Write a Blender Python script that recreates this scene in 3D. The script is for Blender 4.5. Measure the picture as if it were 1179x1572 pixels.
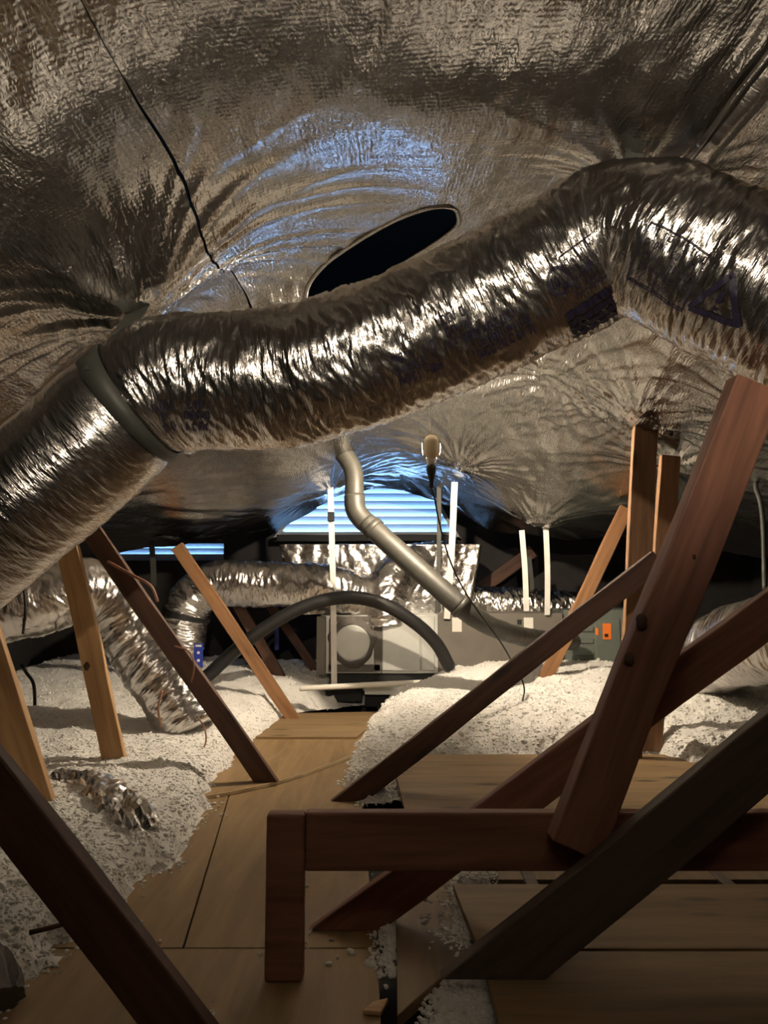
import bpy, bmesh, math, random
import numpy as np
from mathutils import Vector, Matrix

C = bpy.context.scene
for o in list(bpy.data.objects):
    bpy.data.objects.remove(o)

# ------------------------------------------------------------------ camera
F, CX, CY = 1180.0, 589.5, 786.0
HORIZON = 900.0
EYE = 0.9                                   # eye height over the attic deck
PITCH = math.atan((HORIZON - CY) / F)       # camera tilts up a little
cam_d = bpy.data.cameras.new('camera')
cam = bpy.data.objects.new('camera', cam_d)
C.collection.objects.link(cam)
cam.location = (0, 0, EYE)
cam.rotation_euler = (math.pi / 2 + PITCH, 0, 0)
cam_d.sensor_fit = 'VERTICAL'
cam_d.sensor_height = 24.0
cam_d.lens = 24.0 * F / 1572.0
cam_d.clip_start = 0.02
C.camera = cam

# ------------------------------------------------------------------ world, light, exposure
W = bpy.data.worlds.new('world')
C.world = W
W.use_nodes = True
W.node_tree.nodes['Background'].inputs[0].default_value = (0.30, 0.55, 1.0, 1)
W.node_tree.nodes['Background'].inputs[1].default_value = 0.02

LAMP_POS = Vector((0.258, 4.15, EYE + 0.765))    # hanging trouble light
BULB_EMIT = 7800.0
# daylight behind the gable vent
dl = bpy.data.lights.new('vent_daylight', 'AREA')
dl.shape = 'RECTANGLE'; dl.size = 3.4; dl.size_y = 1.0
dl.energy = 620; dl.color = (0.27, 0.54, 1.0)
dlo = bpy.data.objects.new('vent_daylight', dl); C.collection.objects.link(dlo)
dlo.location = (-0.9, 7.75, EYE + 0.68)
dlo.rotation_euler = (math.radians(-90), 0, 0)      # faces -y, into the attic
# second work lamp, clamped high behind the photographer, its reflector aimed along the duct
sl = bpy.data.lights.new('second_work_lamp', 'SPOT')
sl.energy = 185; sl.color = (1.0, 0.84, 0.64)
sl.spot_size = math.radians(74); sl.spot_blend = 0.45; sl.shadow_soft_size = 0.03
slo = bpy.data.objects.new('second_work_lamp', sl); C.collection.objects.link(slo)
slo.location = (0.05, -0.75, EYE + 0.82)
slo.rotation_euler = (math.radians(90 + 15), 0, 0)

C.view_settings.view_transform = 'Standard'
C.view_settings.look = 'None'
C.view_settings.gamma = 1.0
C.view_settings.use_curve_mapping = False
C.view_settings.exposure = 0.0
try:
    C.cycles.max_bounces = 8
    C.cycles.glossy_bounces = 5
    C.cycles.diffuse_bounces = 4
    C.cycles.sample_clamp_indirect = 6.0
    C.cycles.use_denoising = True
except Exception:
    pass

# ------------------------------------------------------------------ helpers
rng = np.random.default_rng(7)
random.seed(7)
cp, sp_ = math.cos(PITCH), math.sin(PITCH)


def ray(px, py):
    u, v = (px - CX) / F, -(py - CY) / F
    return Vector((u, cp - v * sp_, sp_ + v * cp))


def at(px, py, Y):
    d = ray(px, py)
    return Vector((0, 0, EYE)) + d * (Y / d.y)


def fl(px, py, z=0.0):
    d = ray(px, py)
    return Vector((0, 0, EYE)) + d * ((z - EYE) / d.z)


_perm = np.random.default_rng(3).permutation(256)
_perm = np.concatenate([_perm, _perm, _perm])
_g = np.random.default_rng(4).normal(size=(256, 3))
_g /= np.linalg.norm(_g, axis=1)[:, None]


def noise3(x, y, z=0.0):
    x, y, z = np.broadcast_arrays(np.asarray(x, float), np.asarray(y, float), np.asarray(z, float))
    xi, yi, zi = np.floor(x).astype(int), np.floor(y).astype(int), np.floor(z).astype(int)
    xf, yf, zf = x - xi, y - yi, z - zi
    xi &= 255; yi &= 255; zi &= 255
    fu = lambda t: t * t * t * (t * (t * 6 - 15) + 10)
    u, v, w = fu(xf), fu(yf), fu(zf)
    r = 0
    for dx in (0, 1):
        for dy in (0, 1):
            for dz in (0, 1):
                h = _perm[_perm[_perm[xi + dx] + yi + dy] + zi + dz]
                g = _g[h]
                d = g[..., 0] * (xf - dx) + g[..., 1] * (yf - dy) + g[..., 2] * (zf - dz)
                r = r + d * (u if dx else 1 - u) * (v if dy else 1 - v) * (w if dz else 1 - w)
    return r * 1.6


def fbm(x, y, z=0.0, n=4, gain=0.5):
    a, f, r = 1.0, 1.0, 0
    for i in range(n):
        r = r + a * noise3(x * f, y * f, np.asarray(z) * f + 7.3 * i)
        a *= gain; f *= 2.03
    return r


def ridged(x, y, z=0.0, n=3):
    a, f, r = 1.0, 1.0, 0
    for i in range(n):
        r = r + a * (1 - 2 * np.abs(noise3(x * f, y * f, np.asarray(z) * f + 3.1 * i)))
        a *= 0.5; f *= 2.1
    return r


def link(o, parent=None):
    C.collection.objects.link(o)
    if parent is not None:
        o.parent = parent
    return o


def tag(o, label=None, cat=None, group=None, kind=None):
    if label: o['label'] = label
    if cat: o['category'] = cat
    if group: o['group'] = group
    if kind: o['kind'] = kind
    return o


def empty(name, loc=(0, 0, 0), label=None, cat=None, group=None, kind=None):
    o = bpy.data.objects.new(name, None)
    o.location = loc
    o.empty_display_size = 0.1
    link(o)
    return tag(o, label, cat, group, kind)


def place(o, parent):
    """parent o keeping its world coordinates"""
    if parent is not None:
        bpy_m = parent_world(parent)
        o.parent = parent
        o.matrix_parent_inverse = bpy_m.inverted()
    return o


def parent_world(o):
    m = o.matrix_basis.copy()
    if o.parent is not None:
        m = parent_world(o.parent) @ o.matrix_parent_inverse @ m
    return m


def mesh_np(name, verts, faces, mat, parent=None, smooth=True, uv=None):
    """verts (N,3) world, faces (M,4) or (M,3) numpy"""
    verts = np.asarray(verts, np.float32); faces = np.asarray(faces, np.int32)
    k = faces.shape[1]
    me = bpy.data.meshes.new(name)
    me.vertices.add(len(verts)); me.vertices.foreach_set('co', verts.ravel())
    me.loops.add(faces.size); me.loops.foreach_set('vertex_index', faces.ravel())
    me.polygons.add(len(faces))
    me.polygons.foreach_set('loop_start', np.arange(0, faces.size, k, dtype=np.int32))
    me.polygons.foreach_set('loop_total', np.full(len(faces), k, np.int32))
    me.polygons.foreach_set('use_smooth', np.full(len(faces), smooth, bool))
    if uv is not None:
        l = me.uv_layers.new(name='UVMap')
        l.data.foreach_set('uv', np.asarray(uv, np.float32)[faces.ravel()].ravel())
    me.update(calc_edges=True)
    me.validate()
    if mat: me.materials.append(mat)
    o = bpy.data.objects.new(name, me)
    link(o)
    place(o, parent)
    return o


def bm_obj(name, bm, mat, parent=None, matrix=None, smooth=False):
    me = bpy.data.meshes.new(name)
    bm.normal_update()
    bm.to_mesh(me); bm.free()
    if smooth:
        me.polygons.foreach_set('use_smooth', np.ones(len(me.polygons), bool))
    if mat: me.materials.append(mat)
    o = bpy.data.objects.new(name, me)
    if matrix is not None:
        o.matrix_basis = matrix
    link(o)
    place(o, parent)
    return o


def bm_box(bm, sx, sy, sz, c=(0, 0, 0), bevel=0.0, seg=1, rot=None):
    r = bmesh.ops.create_cube(bm, size=1.0)
    vs = r['verts']
    for v in vs:
        v.co = Vector((v.co.x * sx, v.co.y * sy, v.co.z * sz))
    if bevel > 0:
        es = list({e for v in vs for e in v.link_edges})
        rr = bmesh.ops.bevel(bm, geom=es, offset=bevel, segments=seg, profile=0.5, affect='EDGES')
        vs = list({v for f in rr['faces'] for v in f.verts} | {v for v in vs if v.is_valid})
    for v in vs:
        p = v.co
        if rot is not None: p = rot @ p
        v.co = p + Vector(c)
    return vs


def box(name, lo, hi, mat, parent=None, bevel=0.002):
    lo, hi = Vector(lo), Vector(hi)
    c = (lo + hi) / 2; s = hi - lo
    bm = bmesh.new()
    bm_box(bm, abs(s.x), abs(s.y), abs(s.z), bevel=min(bevel, 0.45 * min(abs(s.x), abs(s.y), abs(s.z))))
    return bm_obj(name, bm, mat, parent, Matrix.Translation(c))


def catmull(pts, step):
    P = np.array([tuple(p) for p in pts], float)
    P = np.vstack([2 * P[0] - P[1], P, 2 * P[-1] - P[-2]])
    out = []
    for i in range(1, len(P) - 2):
        p0, p1, p2, p3 = P[i - 1:i + 3]
        a = 0.5
        t0 = 0; t1 = t0 + np.linalg.norm(p1 - p0) ** a + 1e-9
        t2 = t1 + np.linalg.norm(p2 - p1) ** a + 1e-9; t3 = t2 + np.linalg.norm(p3 - p2) ** a + 1e-9
        t = np.linspace(t1, t2, 60, endpoint=False)[:, None]
        A1 = (t1 - t) / (t1 - t0) * p0 + (t - t0) / (t1 - t0) * p1
        A2 = (t2 - t) / (t2 - t1) * p1 + (t - t1) / (t2 - t1) * p2
        A3 = (t3 - t) / (t3 - t2) * p2 + (t - t2) / (t3 - t2) * p3
        B1 = (t2 - t) / (t2 - t0) * A1 + (t - t0) / (t2 - t0) * A2
        B2 = (t3 - t) / (t3 - t1) * A2 + (t - t1) / (t3 - t1) * A3
        out.append((t2 - t) / (t2 - t1) * B1 + (t - t1) / (t2 - t1) * B2)
    out.append(P[-2:-1])
    Q = np.vstack(out)
    s = np.concatenate([[0], np.cumsum(np.linalg.norm(np.diff(Q, axis=0), axis=1))])
    n = max(2, int(s[-1] / step))
    ss = np.linspace(0, s[-1], n + 1)
    return np.stack([np.interp(ss, s, Q[:, k]) for k in range(3)], 1), ss


class Tube:
    """a swept tube with a surface function, so that print can be laid on it"""
    def __init__(self, pts, r, step, nseg, disp=None, ref=None, rfun=None, straight=False):
        if straight:
            Q = np.array([tuple(p) for p in pts], float)
            s0 = np.concatenate([[0], np.cumsum(np.linalg.norm(np.diff(Q, axis=0), axis=1))])
            n = max(2, int(s0[-1] / step)); ss = np.linspace(0, s0[-1], n + 1)
            self.c = np.stack([np.interp(ss, s0, Q[:, k]) for k in range(3)], 1); self.s = ss
        else:
            self.c, self.s = catmull(pts, step)
        T = np.gradient(self.c, axis=0)
        T /= np.linalg.norm(T, axis=1)[:, None]
        if ref is not None:
            N = np.array(ref)[None, :] - T * (T @ np.array(ref))[:, None]
            N /= np.linalg.norm(N, axis=1)[:, None]
        else:
            N = np.zeros_like(T)
            a = np.array([0, 0, 1.0]) if abs(T[0, 2]) < 0.8 else np.array([0, 1.0, 0])
            n0 = a - T[0] * (a @ T[0]); n0 /= np.linalg.norm(n0)
            for i in range(len(T)):
                n0 = n0 - T[i] * (n0 @ T[i]); n0 /= np.linalg.norm(n0)
                N[i] = n0
        self.T, self.N, self.B = T, N, np.cross(T, N)
        self.r = r; self.nseg = nseg; self.disp = disp; self.rfun = rfun

    def surf(self, s, th, off=0.0):
        s = np.asarray(s, float); th = np.asarray(th, float)
        ip = lambda A: np.stack([np.interp(s, self.s, A[:, k]) for k in range(3)], -1)
        c, N, B = ip(self.c), ip(self.N), ip(self.B)
        rad = np.full(s.shape, self.r)
        if self.rfun is not None: rad = rad * self.rfun(s)
        if self.disp is not None: rad = rad + self.disp(s, th)
        rad = rad + off
        return c + rad[..., None] * (np.cos(th)[..., None] * N + np.sin(th)[..., None] * B)

    def build(self, name, mat, parent=None, caps=True):
        n = len(self.s); k = self.nseg
        th = np.linspace(0, 2 * math.pi, k + 1)
        S, TH = np.meshgrid(self.s, th, indexing='ij')
        V = self.surf(S, TH).reshape(-1, 3)
        uv = np.stack([S.ravel(), TH.ravel() * self.r], 1)
        i, j = np.meshgrid(np.arange(n - 1), np.arange(k), indexing='ij')
        a = (i * (k + 1) + j).ravel()
        fq = np.stack([a, a + 1, a + k + 2, a + k + 1], 1)
        o = mesh_np(name, V, fq, mat, parent, True, uv)
        bm = bmesh.new(); bm.from_mesh(o.data)
        bmesh.ops.remove_doubles(bm, verts=bm.verts, dist=1e-6)
        if caps:
            be = [e for e in bm.edges if e.is_boundary]
            if be: bmesh.ops.holes_fill(bm, edges=be, sides=0)
        bmesh.ops.recalc_face_normals(bm, faces=bm.faces)
        bm.to_mesh(o.data); bm.free()
        return o


def tube(name, pts, r, mat, parent=None, step=0.02, nseg=12, **kw):
    return Tube(pts, r, step, nseg, **kw).build(name, mat, parent)


# ------------------------------------------------------------------ materials
def mat_new(name):
    m = bpy.data.materials.new(name); m.use_nodes = True
    nt = m.node_tree
    return m, nt, nt.nodes['Principled BSDF']


def nd(nt, typ, **kw):
    n = nt.nodes.new(typ)
    for k, v in kw.items():
        if k.startswith('i_'):
            key = k[2:]
            n.inputs[int(key) if key.isdigit() else key].default_value = v
        else:
            setattr(n, k, v)
    return n


def ramp(nt, src, stops):
    r = nt.nodes.new('ShaderNodeValToRGB')
    while len(r.color_ramp.elements) < len(stops): r.color_ramp.elements.new(0.5)
    for e, (p, c) in zip(r.color_ramp.elements, stops):
        e.position = p; e.color = (*c, 1) if len(c) == 3 else c
    nt.links.new(src, r.inputs[0])
    return r.outputs[0]


def plain(name, col, rough=0.6, metal=0.0, var=0.15, scale=12.0, bump=0.1):
    m, nt, b = mat_new(name)
    tc = nd(nt, 'ShaderNodeTexCoord')
    n = nd(nt, 'ShaderNodeTexNoise', i_Scale=scale, i_Detail=5.0)
    nt.links.new(tc.outputs['Object'], n.inputs['Vector'])
    lo = tuple(c * (1 - var) for c in col); hi = tuple(min(1, c * (1 + var)) for c in col)
    nt.links.new(ramp(nt, n.outputs['Fac'], [(0.3, lo), (0.7, hi)]), b.inputs['Base Color'])
    b.inputs['Roughness'].default_value = rough
    b.inputs['Metallic'].default_value = metal
    if bump:
        bp = nd(nt, 'ShaderNodeBump', i_Strength=bump, i_Distance=0.01)
        nt.links.new(n.outputs['Fac'], bp.inputs['Height'])
        nt.links.new(bp.outputs[0], b.inputs['Normal'])
    return m


def wood(name, dark, light, rough=0.65, gscale=(1.2, 14, 14), knots=True, coat=0.0):
    m, nt, b = mat_new(name)
    tc = nd(nt, 'ShaderNodeTexCoord')
    oi = nd(nt, 'ShaderNodeObjectInfo')
    mul = nd(nt, 'ShaderNodeMath', operation='MULTIPLY'); mul.inputs[1].default_value = 37.0
    nt.links.new(oi.outputs['Random'], mul.inputs[0])
    add = nd(nt, 'ShaderNodeVectorMath', operation='ADD')
    nt.links.new(tc.outputs['Object'], add.inputs[0]); nt.links.new(mul.outputs[0], add.inputs[1])
    mp = nd(nt, 'ShaderNodeMapping'); mp.inputs['Scale'].default_value = gscale
    nt.links.new(add.outputs[0], mp.inputs['Vector'])
    n1 = nd(nt, 'ShaderNodeTexNoise', i_Scale=2.2, i_Detail=6.0, i_Roughness=0.6, i_Distortion=0.6)
    nt.links.new(mp.outputs[0], n1.inputs['Vector'])
    wv = nd(nt, 'ShaderNodeTexNoise', i_Scale=0.9, i_Detail=3.0, i_Distortion=1.5)
    nt.links.new(mp.outputs[0], wv.inputs['Vector'])
    mx = nd(nt, 'ShaderNodeMix', data_type='FLOAT'); mx.inputs[0].default_value = 0.45
    nt.links.new(n1.outputs['Fac'], mx.inputs[2]); nt.links.new(wv.outputs['Fac'], mx.inputs[3])
    col = ramp(nt, mx.outputs[0], [(0.36, dark), (0.64, light)])
    if knots:
        mp2 = nd(nt, 'ShaderNodeMapping'); mp2.inputs['Scale'].default_value = (2.2, 7, 7)
        nt.links.new(add.outputs[0], mp2.inputs['Vector'])
        vo = nd(nt, 'ShaderNodeTexVoronoi', i_Scale=1.0)
        nt.links.new(mp2.outputs[0], vo.inputs['Vector'])
        k = ramp(nt, vo.outputs['Distance'], [(0.06, (0.12, 0.12, 0.12)), (0.17, (1, 1, 1))])
        mc = nd(nt, 'ShaderNodeMix', data_type='RGBA', blend_type='MULTIPLY'); mc.inputs[0].default_value = 0.85
        nt.links.new(col, mc.inputs[6]); nt.links.new(k, mc.inputs[7])
        col = mc.outputs[2]
    nt.links.new(col, b.inputs['Base Color'])
    b.inputs['Roughness'].default_value = rough
    bp = nd(nt, 'ShaderNodeBump', i_Strength=0.25, i_Distance=0.004)
    nt.links.new(mx.outputs[0], bp.inputs['Height']); nt.links.new(bp.outputs[0], b.inputs['Normal'])
    return m


def foil(name, col, rough, scales, strength, dist=0.006, scrim=0.0, blotch=0.15):
    """aluminium foil facing; UV in metres"""
    m, nt, b = mat_new(name)
    uv = nd(nt, 'ShaderNodeUVMap')
    tot = None
    for (sx, sy, wgt, det) in scales:
        mp = nd(nt, 'ShaderNodeMapping'); mp.inputs['Scale'].default_value = (sx, sy, 1)
        nt.links.new(uv.outputs[0], mp.inputs['Vector'])
        n = nd(nt, 'ShaderNodeTexNoise', i_Scale=1.0, i_Detail=det, i_Roughness=0.55, i_Distortion=0.7)
        nt.links.new(mp.outputs[0], n.inputs['Vector'])
        ml = nd(nt, 'ShaderNodeMath', operation='MULTIPLY'); ml.inputs[1].default_value = wgt
        nt.links.new(n.outputs['Fac'], ml.inputs[0])
        if tot is None: tot = ml.outputs[0]
        else:
            ad = nd(nt, 'ShaderNodeMath', operation='ADD')
            nt.links.new(tot, ad.inputs[0]); nt.links.new(ml.outputs[0], ad.inputs[1]); tot = ad.outputs[0]
    if scrim:
        for d, sc in (('X', 26.0), ('Y', 20.0)):
            wv = nd(nt, 'ShaderNodeTexWave', i_Scale=sc, i_Distortion=1.2, i_Detail=1.0); wv.bands_direction = d
            nt.links.new(uv.outputs[0], wv.inputs['Vector'])
            ml = nd(nt, 'ShaderNodeMath', operation='MULTIPLY'); ml.inputs[1].default_value = scrim * (1.0 if d == 'X' else 0.5)
            nt.links.new(wv.outputs['Fac'], ml.inputs[0])
            ad = nd(nt, 'ShaderNodeMath', operation='ADD')
            nt.links.new(tot, ad.inputs[0]); nt.links.new(ml.outputs[0], ad.inputs[1]); tot = ad.outputs[0]
    bp = nd(nt, 'ShaderNodeBump', i_Strength=strength, i_Distance=dist)
    nt.links.new(tot, bp.inputs['Height']); nt.links.new(bp.outputs[0], b.inputs['Normal'])
    n2 = nd(nt, 'ShaderNodeTexNoise', i_Scale=3.0, i_Detail=4.0)
    nt.links.new(uv.outputs[0], n2.inputs['Vector'])
    nt.links.new(ramp(nt, n2.outputs['Fac'], [(0.3, tuple(c * (1 - blotch) for c in col)), (0.7, col)]), b.inputs['Base Color'])
    mr = nd(nt, 'ShaderNodeMapRange'); mr.inputs[3].default_value = rough * 0.75; mr.inputs[4].default_value = rough * 1.25
    nt.links.new(n2.outputs['Fac'], mr.inputs[0]); nt.links.new(mr.outputs[0], b.inputs['Roughness'])
    b.inputs['Metallic'].default_value = 1.0
    return m


M = {}
M['roof_foil'] = foil('roof_foil', (0.475, 0.462, 0.44), 0.19, [(48, 10, 0.5, 2.0), (100, 28, 0.7, 2.0)], 0.62, 0.005, scrim=0.08)
M['duct_foil'] = foil('duct_foil', (0.76, 0.735, 0.71), 0.24, [(90, 12, 1.0, 3.0), (190, 60, 0.3, 2.0)], 0.75, 0.005, scrim=0.0)
M['crumple_foil'] = foil('crumple_foil', (0.80, 0.78, 0.75), 0.22, [(30, 30, 1.0, 4.0)], 0.6, 0.006)
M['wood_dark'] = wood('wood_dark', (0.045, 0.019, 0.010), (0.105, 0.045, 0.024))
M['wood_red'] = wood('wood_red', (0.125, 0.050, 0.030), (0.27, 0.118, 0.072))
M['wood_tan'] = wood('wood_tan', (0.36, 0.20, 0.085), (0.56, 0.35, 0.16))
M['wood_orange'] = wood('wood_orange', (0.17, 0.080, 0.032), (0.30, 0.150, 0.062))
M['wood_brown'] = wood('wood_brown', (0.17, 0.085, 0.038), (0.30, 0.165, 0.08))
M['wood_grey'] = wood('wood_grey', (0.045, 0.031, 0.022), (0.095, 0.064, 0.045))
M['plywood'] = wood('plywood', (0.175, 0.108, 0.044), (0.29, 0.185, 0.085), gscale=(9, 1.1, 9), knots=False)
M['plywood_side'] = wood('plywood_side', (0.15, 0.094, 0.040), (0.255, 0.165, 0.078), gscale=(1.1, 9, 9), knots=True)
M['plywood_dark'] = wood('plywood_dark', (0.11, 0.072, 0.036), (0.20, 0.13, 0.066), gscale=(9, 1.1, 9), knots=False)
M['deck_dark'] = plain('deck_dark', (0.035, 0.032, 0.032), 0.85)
M['white_insul'] = plain('white_insul', (0.92, 0.90, 0.86), 1.0, var=0.03, scale=60, bump=0.25)
_nt = M['white_insul'].node_tree
for _n in _nt.nodes:
    if _n.type == 'TEX_NOISE':
        _n.inputs['Scale'].default_value = 55; _n.inputs['Detail'].default_value = 9; _n.inputs['Roughness'].default_value = 0.72
    if _n.type == 'BUMP':
        _n.inputs['Strength'].default_value = 0.85; _n.inputs['Distance'].default_value = 0.014
M['black_rubber'] = plain('black_rubber', (0.008, 0.008, 0.008), 0.55)
M['grey_strap'] = plain('grey_strap', (0.055, 0.058, 0.050), 0.55)
M['white_strap'] = plain('white_strap', (0.92, 0.90, 0.85), 0.4, var=0.08)
M['steel'] = plain('steel', (0.52, 0.52, 0.50), 0.34, 0.9, var=0.08, bump=0.03)
M['pale_edge'] = plain('pale_edge', (0.62, 0.50, 0.32), 0.7)
M['galv'] = plain('galv', (0.045, 0.043, 0.036), 0.5, 0.15, var=0.15, scale=25, bump=0.05)
M['taupe'] = plain('taupe', (0.150, 0.135, 0.115), 0.5, var=0.06)
M['mastic'] = plain('mastic', (0.115, 0.105, 0.095), 0.85, var=0.12, scale=30, bump=0.5)
M['green_grey'] = plain('green_grey', (0.130, 0.150, 0.130), 0.5, var=0.06)
M['panel'] = plain('panel', (0.62, 0.63, 0.60), 0.40, 0.35, var=0.05, bump=0.02)
M['dull_black'] = plain('dull_black', (0.012, 0.012, 0.013), 0.7)
M['label_white'] = plain('label_white', (0.75, 0.72, 0.66), 0.6, var=0.03)
M['orange_sticker'] = plain('orange_sticker', (0.85, 0.20, 0.02), 0.6, var=0.04)
M['pvc'] = plain('pvc', (0.85, 0.82, 0.74), 0.4, var=0.04)
M['blue_plastic'] = plain('blue_plastic', (0.015, 0.035, 0.30), 0.5, var=0.05)
M['ink'] = plain('ink', (0.016, 0.012, 0.032), 0.5, var=0.05, bump=0)
M['cream_metal'] = plain('cream_metal', (0.62, 0.50, 0.32), 0.45, 0.2, var=0.05)
M['wire_red'] = plain('wire_red', (0.28, 0.13, 0.08), 0.5)
M['louvre'] = None
m, nt, b = mat_new('louvre_white')
b.inputs['Base Color'].default_value = (0.40, 0.42, 0.44, 1); b.inputs['Roughness'].default_value = 0.5
tr = nd(nt, 'ShaderNodeBsdfTranslucent'); tr.inputs[0].default_value = (0.75, 0.8, 0.85, 1)
ms = nd(nt, 'ShaderNodeMixShader'); ms.inputs[0].default_value = 0.02
nt.links.new(b.outputs[0], ms.inputs[1]); nt.links.new(tr.outputs[0], ms.inputs[2])
nt.links.new(ms.outputs[0], nt.nodes['Material Output'].inputs[0])
M['louvre'] = m
m, nt, b = mat_new('lit_bulb')
em = nd(nt, 'ShaderNodeEmission'); em.inputs[0].default_value = (1.0, 0.83, 0.62, 1); em.inputs[1].default_value = BULB_EMIT
nt.links.new(em.outputs[0], nt.nodes['Material Output'].inputs[0])
M['bulb'] = m

# ------------------------------------------------------------------ roof foil: a draped height field, z over eye level
GX = [-3.2, -2.0, -1.3, -0.9, -0.55, 0.0, 0.45, 0.8, 1.3, 2.0, 3.4]
GY = [-2.0, 0.5, 1.4, 2.2, 2.9, 3.6, 4.4, 5.2, 6.2]
GZ = np.array([
    [0.00, 0.40, 0.60, 0.82, 0.98, 1.04, 1.05, 1.04, 0.95, 0.70, 0.20],
    [0.00, 0.38, 0.62, 0.84, 1.00, 1.07, 1.08, 1.07, 1.00, 0.78, 0.25],
    [0.00, 0.36, 0.60, 0.86, 1.07, 1.13, 1.14, 1.13, 1.05, 0.85, 0.30],
    [0.00, 0.34, 0.58, 0.88, 1.14, 1.24, 1.24, 1.22, 1.10, 0.88, 0.35],
    [0.00, 0.34, 0.60, 0.90, 1.17, 1.32, 1.32, 1.27, 1.08, 0.82, 0.35],
    [0.00, 0.34, 0.60, 0.82, 1.04, 1.22, 1.24, 1.20, 0.98, 0.74, 0.32],
    [0.00, 0.34, 0.54, 0.68, 0.84, 1.02, 1.00, 0.94, 0.78, 0.60, 0.30],
    [0.00, 0.32, 0.42, 0.50, 0.68, 0.90, 0.84, 0.68, 0.50, 0.46, 0.25],
    [-0.05, 0.32, 0.36, 0.37, 0.68, 0.82, 0.74, 0.46, 0.40, 0.38, 0.20]])
RS = 0.05
rx = np.arange(-3.2, 3.45, RS); ry = np.arange(-2.0, 7.2, RS)
_row = np.stack([np.interp(rx, GX, GZ[i]) for i in range(len(GY))])
RZ = np.stack([np.interp(ry, GY, _row[:, j]) for j in range(len(rx))], 1)
_k = np.exp(-0.5 * (np.arange(-9, 10) * RS / 0.15) ** 2); _k /= _k.sum()


def _blur(A):
    for ax in (0, 1):
        pad = [(9, 9) if a == ax else (0, 0) for a in (0, 1)]
        Ap = np.pad(A, pad, mode='edge')
        n = A.shape[ax]
        A = sum(_k[i] * np.take(Ap, np.arange(i, i + n), axis=ax) for i in range(19))
    return A


RZ = _blur(RZ)


def ceil_base(x, y):
    x = np.asarray(x, float); y = np.asarray(y, float)
    fx = np.clip((x - rx[0]) / RS, 1, len(rx) - 3.001); fy = np.clip((y - ry[0]) / RS, 1, len(ry) - 3.001)
    ix, iy = fx.astype(int), fy.astype(int); tx, ty = fx - ix, fy - iy
    cr = lambda t: (-.5 * t + t * t - .5 * t ** 3, 1 - 2.5 * t * t + 1.5 * t ** 3, .5 * t + 2 * t * t - 1.5 * t ** 3, -.5 * t * t + .5 * t ** 3)
    wx, wy = cr(tx), cr(ty)
    r = 0
    for a in range(4):
        for b_ in range(4):
            r = r + wy[a] * wx[b_] * RZ[iy + a - 1, ix + b_ - 1]
    return r


def ceil_hit(px, py, y0=0.8, y1=7.0):
    d = ray(px, py)
    Y = np.linspace(y0, y1, 800)
    x = d.x / d.y * Y; z = d.z / d.y * Y
    g = z - ceil_base(x, Y)
    i = np.argmax(g > 0)
    return float(x[i]), float(Y[i])


GATHER = [  # x, y, dip, reach, number of folds, fold height
    (-0.73, 2.32, 0.17, 0.34, 13, 0.030),
    (0.74, 2.15, 0.05, 0.22, 11, 0.022),
    (0.88, 3.85, 0.00, 0.40, 9, 0.030),
    (0.49, 5.00, 0.06, 0.28, 11, 0.028),
    (1.30, 3.92, 0.05, 0.35, 11, 0.030),
    (1.10, 5.45, 0.10, 0.30, 11, 0.028),
    (-0.40, 5.60, 0.04, 0.30, 11, 0.028),
    (-1.45, 5.70, 0.03, 0.30, 9, 0.026),
    (1.62, 4.30, 0.03, 0.30, 11, 0.030),
    (1.75, 3.55, 0.05, 0.30, 9, 0.030)]


Z_BILLOW = float(ceil_base(-0.05, 2.0))


def ceil_z(x, y):
    z = ceil_base(x, y)
    far = np.clip((y - 3.2) / 1.2, 0, 1)
    dx_, dy_ = x + 0.05, y - 2.0
    taut = np.exp(-(dx_ / 0.42) ** 2 - ((dy_ - 0.35) / 0.75) ** 2)      # the stretched panel between the two seams
    z = z + 0.022 * fbm(x * 1.6, y * 1.1, 2.0, 2) * (1 - 0.8 * taut)
    wx = x + 0.05 * noise3(x * 3, y * 3, 5.0)
    mid = 0.0050 * ridged(wx * 9.0 + y * 1.2, y * 1.7, 1.0, 3) + 0.0019 * noise3(wx * 44, y * 11, 4.0) + 0.003 * noise3(wx * 19, y * 4.5, 8.0)
    soft = 0.010 * ridged(wx * 2.4 - y * 1.2, y * 1.2, 9.0, 2) + 0.0018 * noise3(wx * 22, y * 12, 3.0)
    z = z + mid * (1 - far) * (1 - 0.72 * taut) + soft * far
    # billow added to the stretched panel, curved to mirror the blue vent at the camera
    bl = np.exp(-((dx_ / 0.27) ** 2 + (dy_ / 0.36) ** 2) ** 1.35) * 0.9
    z = z * (1 - bl) + bl * (Z_BILLOW - 0.515 * dx_ ** 2 + 0.232 * dy_ - 0.06 * dy_ ** 2 + 0.25 * mid)
    for i, (gx, gy, dip, R, k, amp) in enumerate(GATHER):
        dx, dy = x - gx, y - gy
        r = np.sqrt(dx * dx + dy * dy) + 1e-6
        th = np.arctan2(dy, dx)
        fold = 1 - 2 * np.abs(noise3(th * k / 2.6 + 11.0 * i, r * 1.2, 20.0 + i))
        z = z - dip * np.exp(-(r / (R * 0.75)) ** 2)
        z = z - amp * np.clip(fold, -0.2, 1) ** 2 * np.exp(-r / R) * np.clip(r / 0.10, 0, 1)
    # the rib where the second and third sheets are folded over each other
    z = z - 0.020 * np.exp(-((x - 0.80) / 0.022) ** 2) * (1 - far) - 0.013 * np.exp(-((x - 0.86) / 0.018) ** 2) * (1 - far)
    return z


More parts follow.
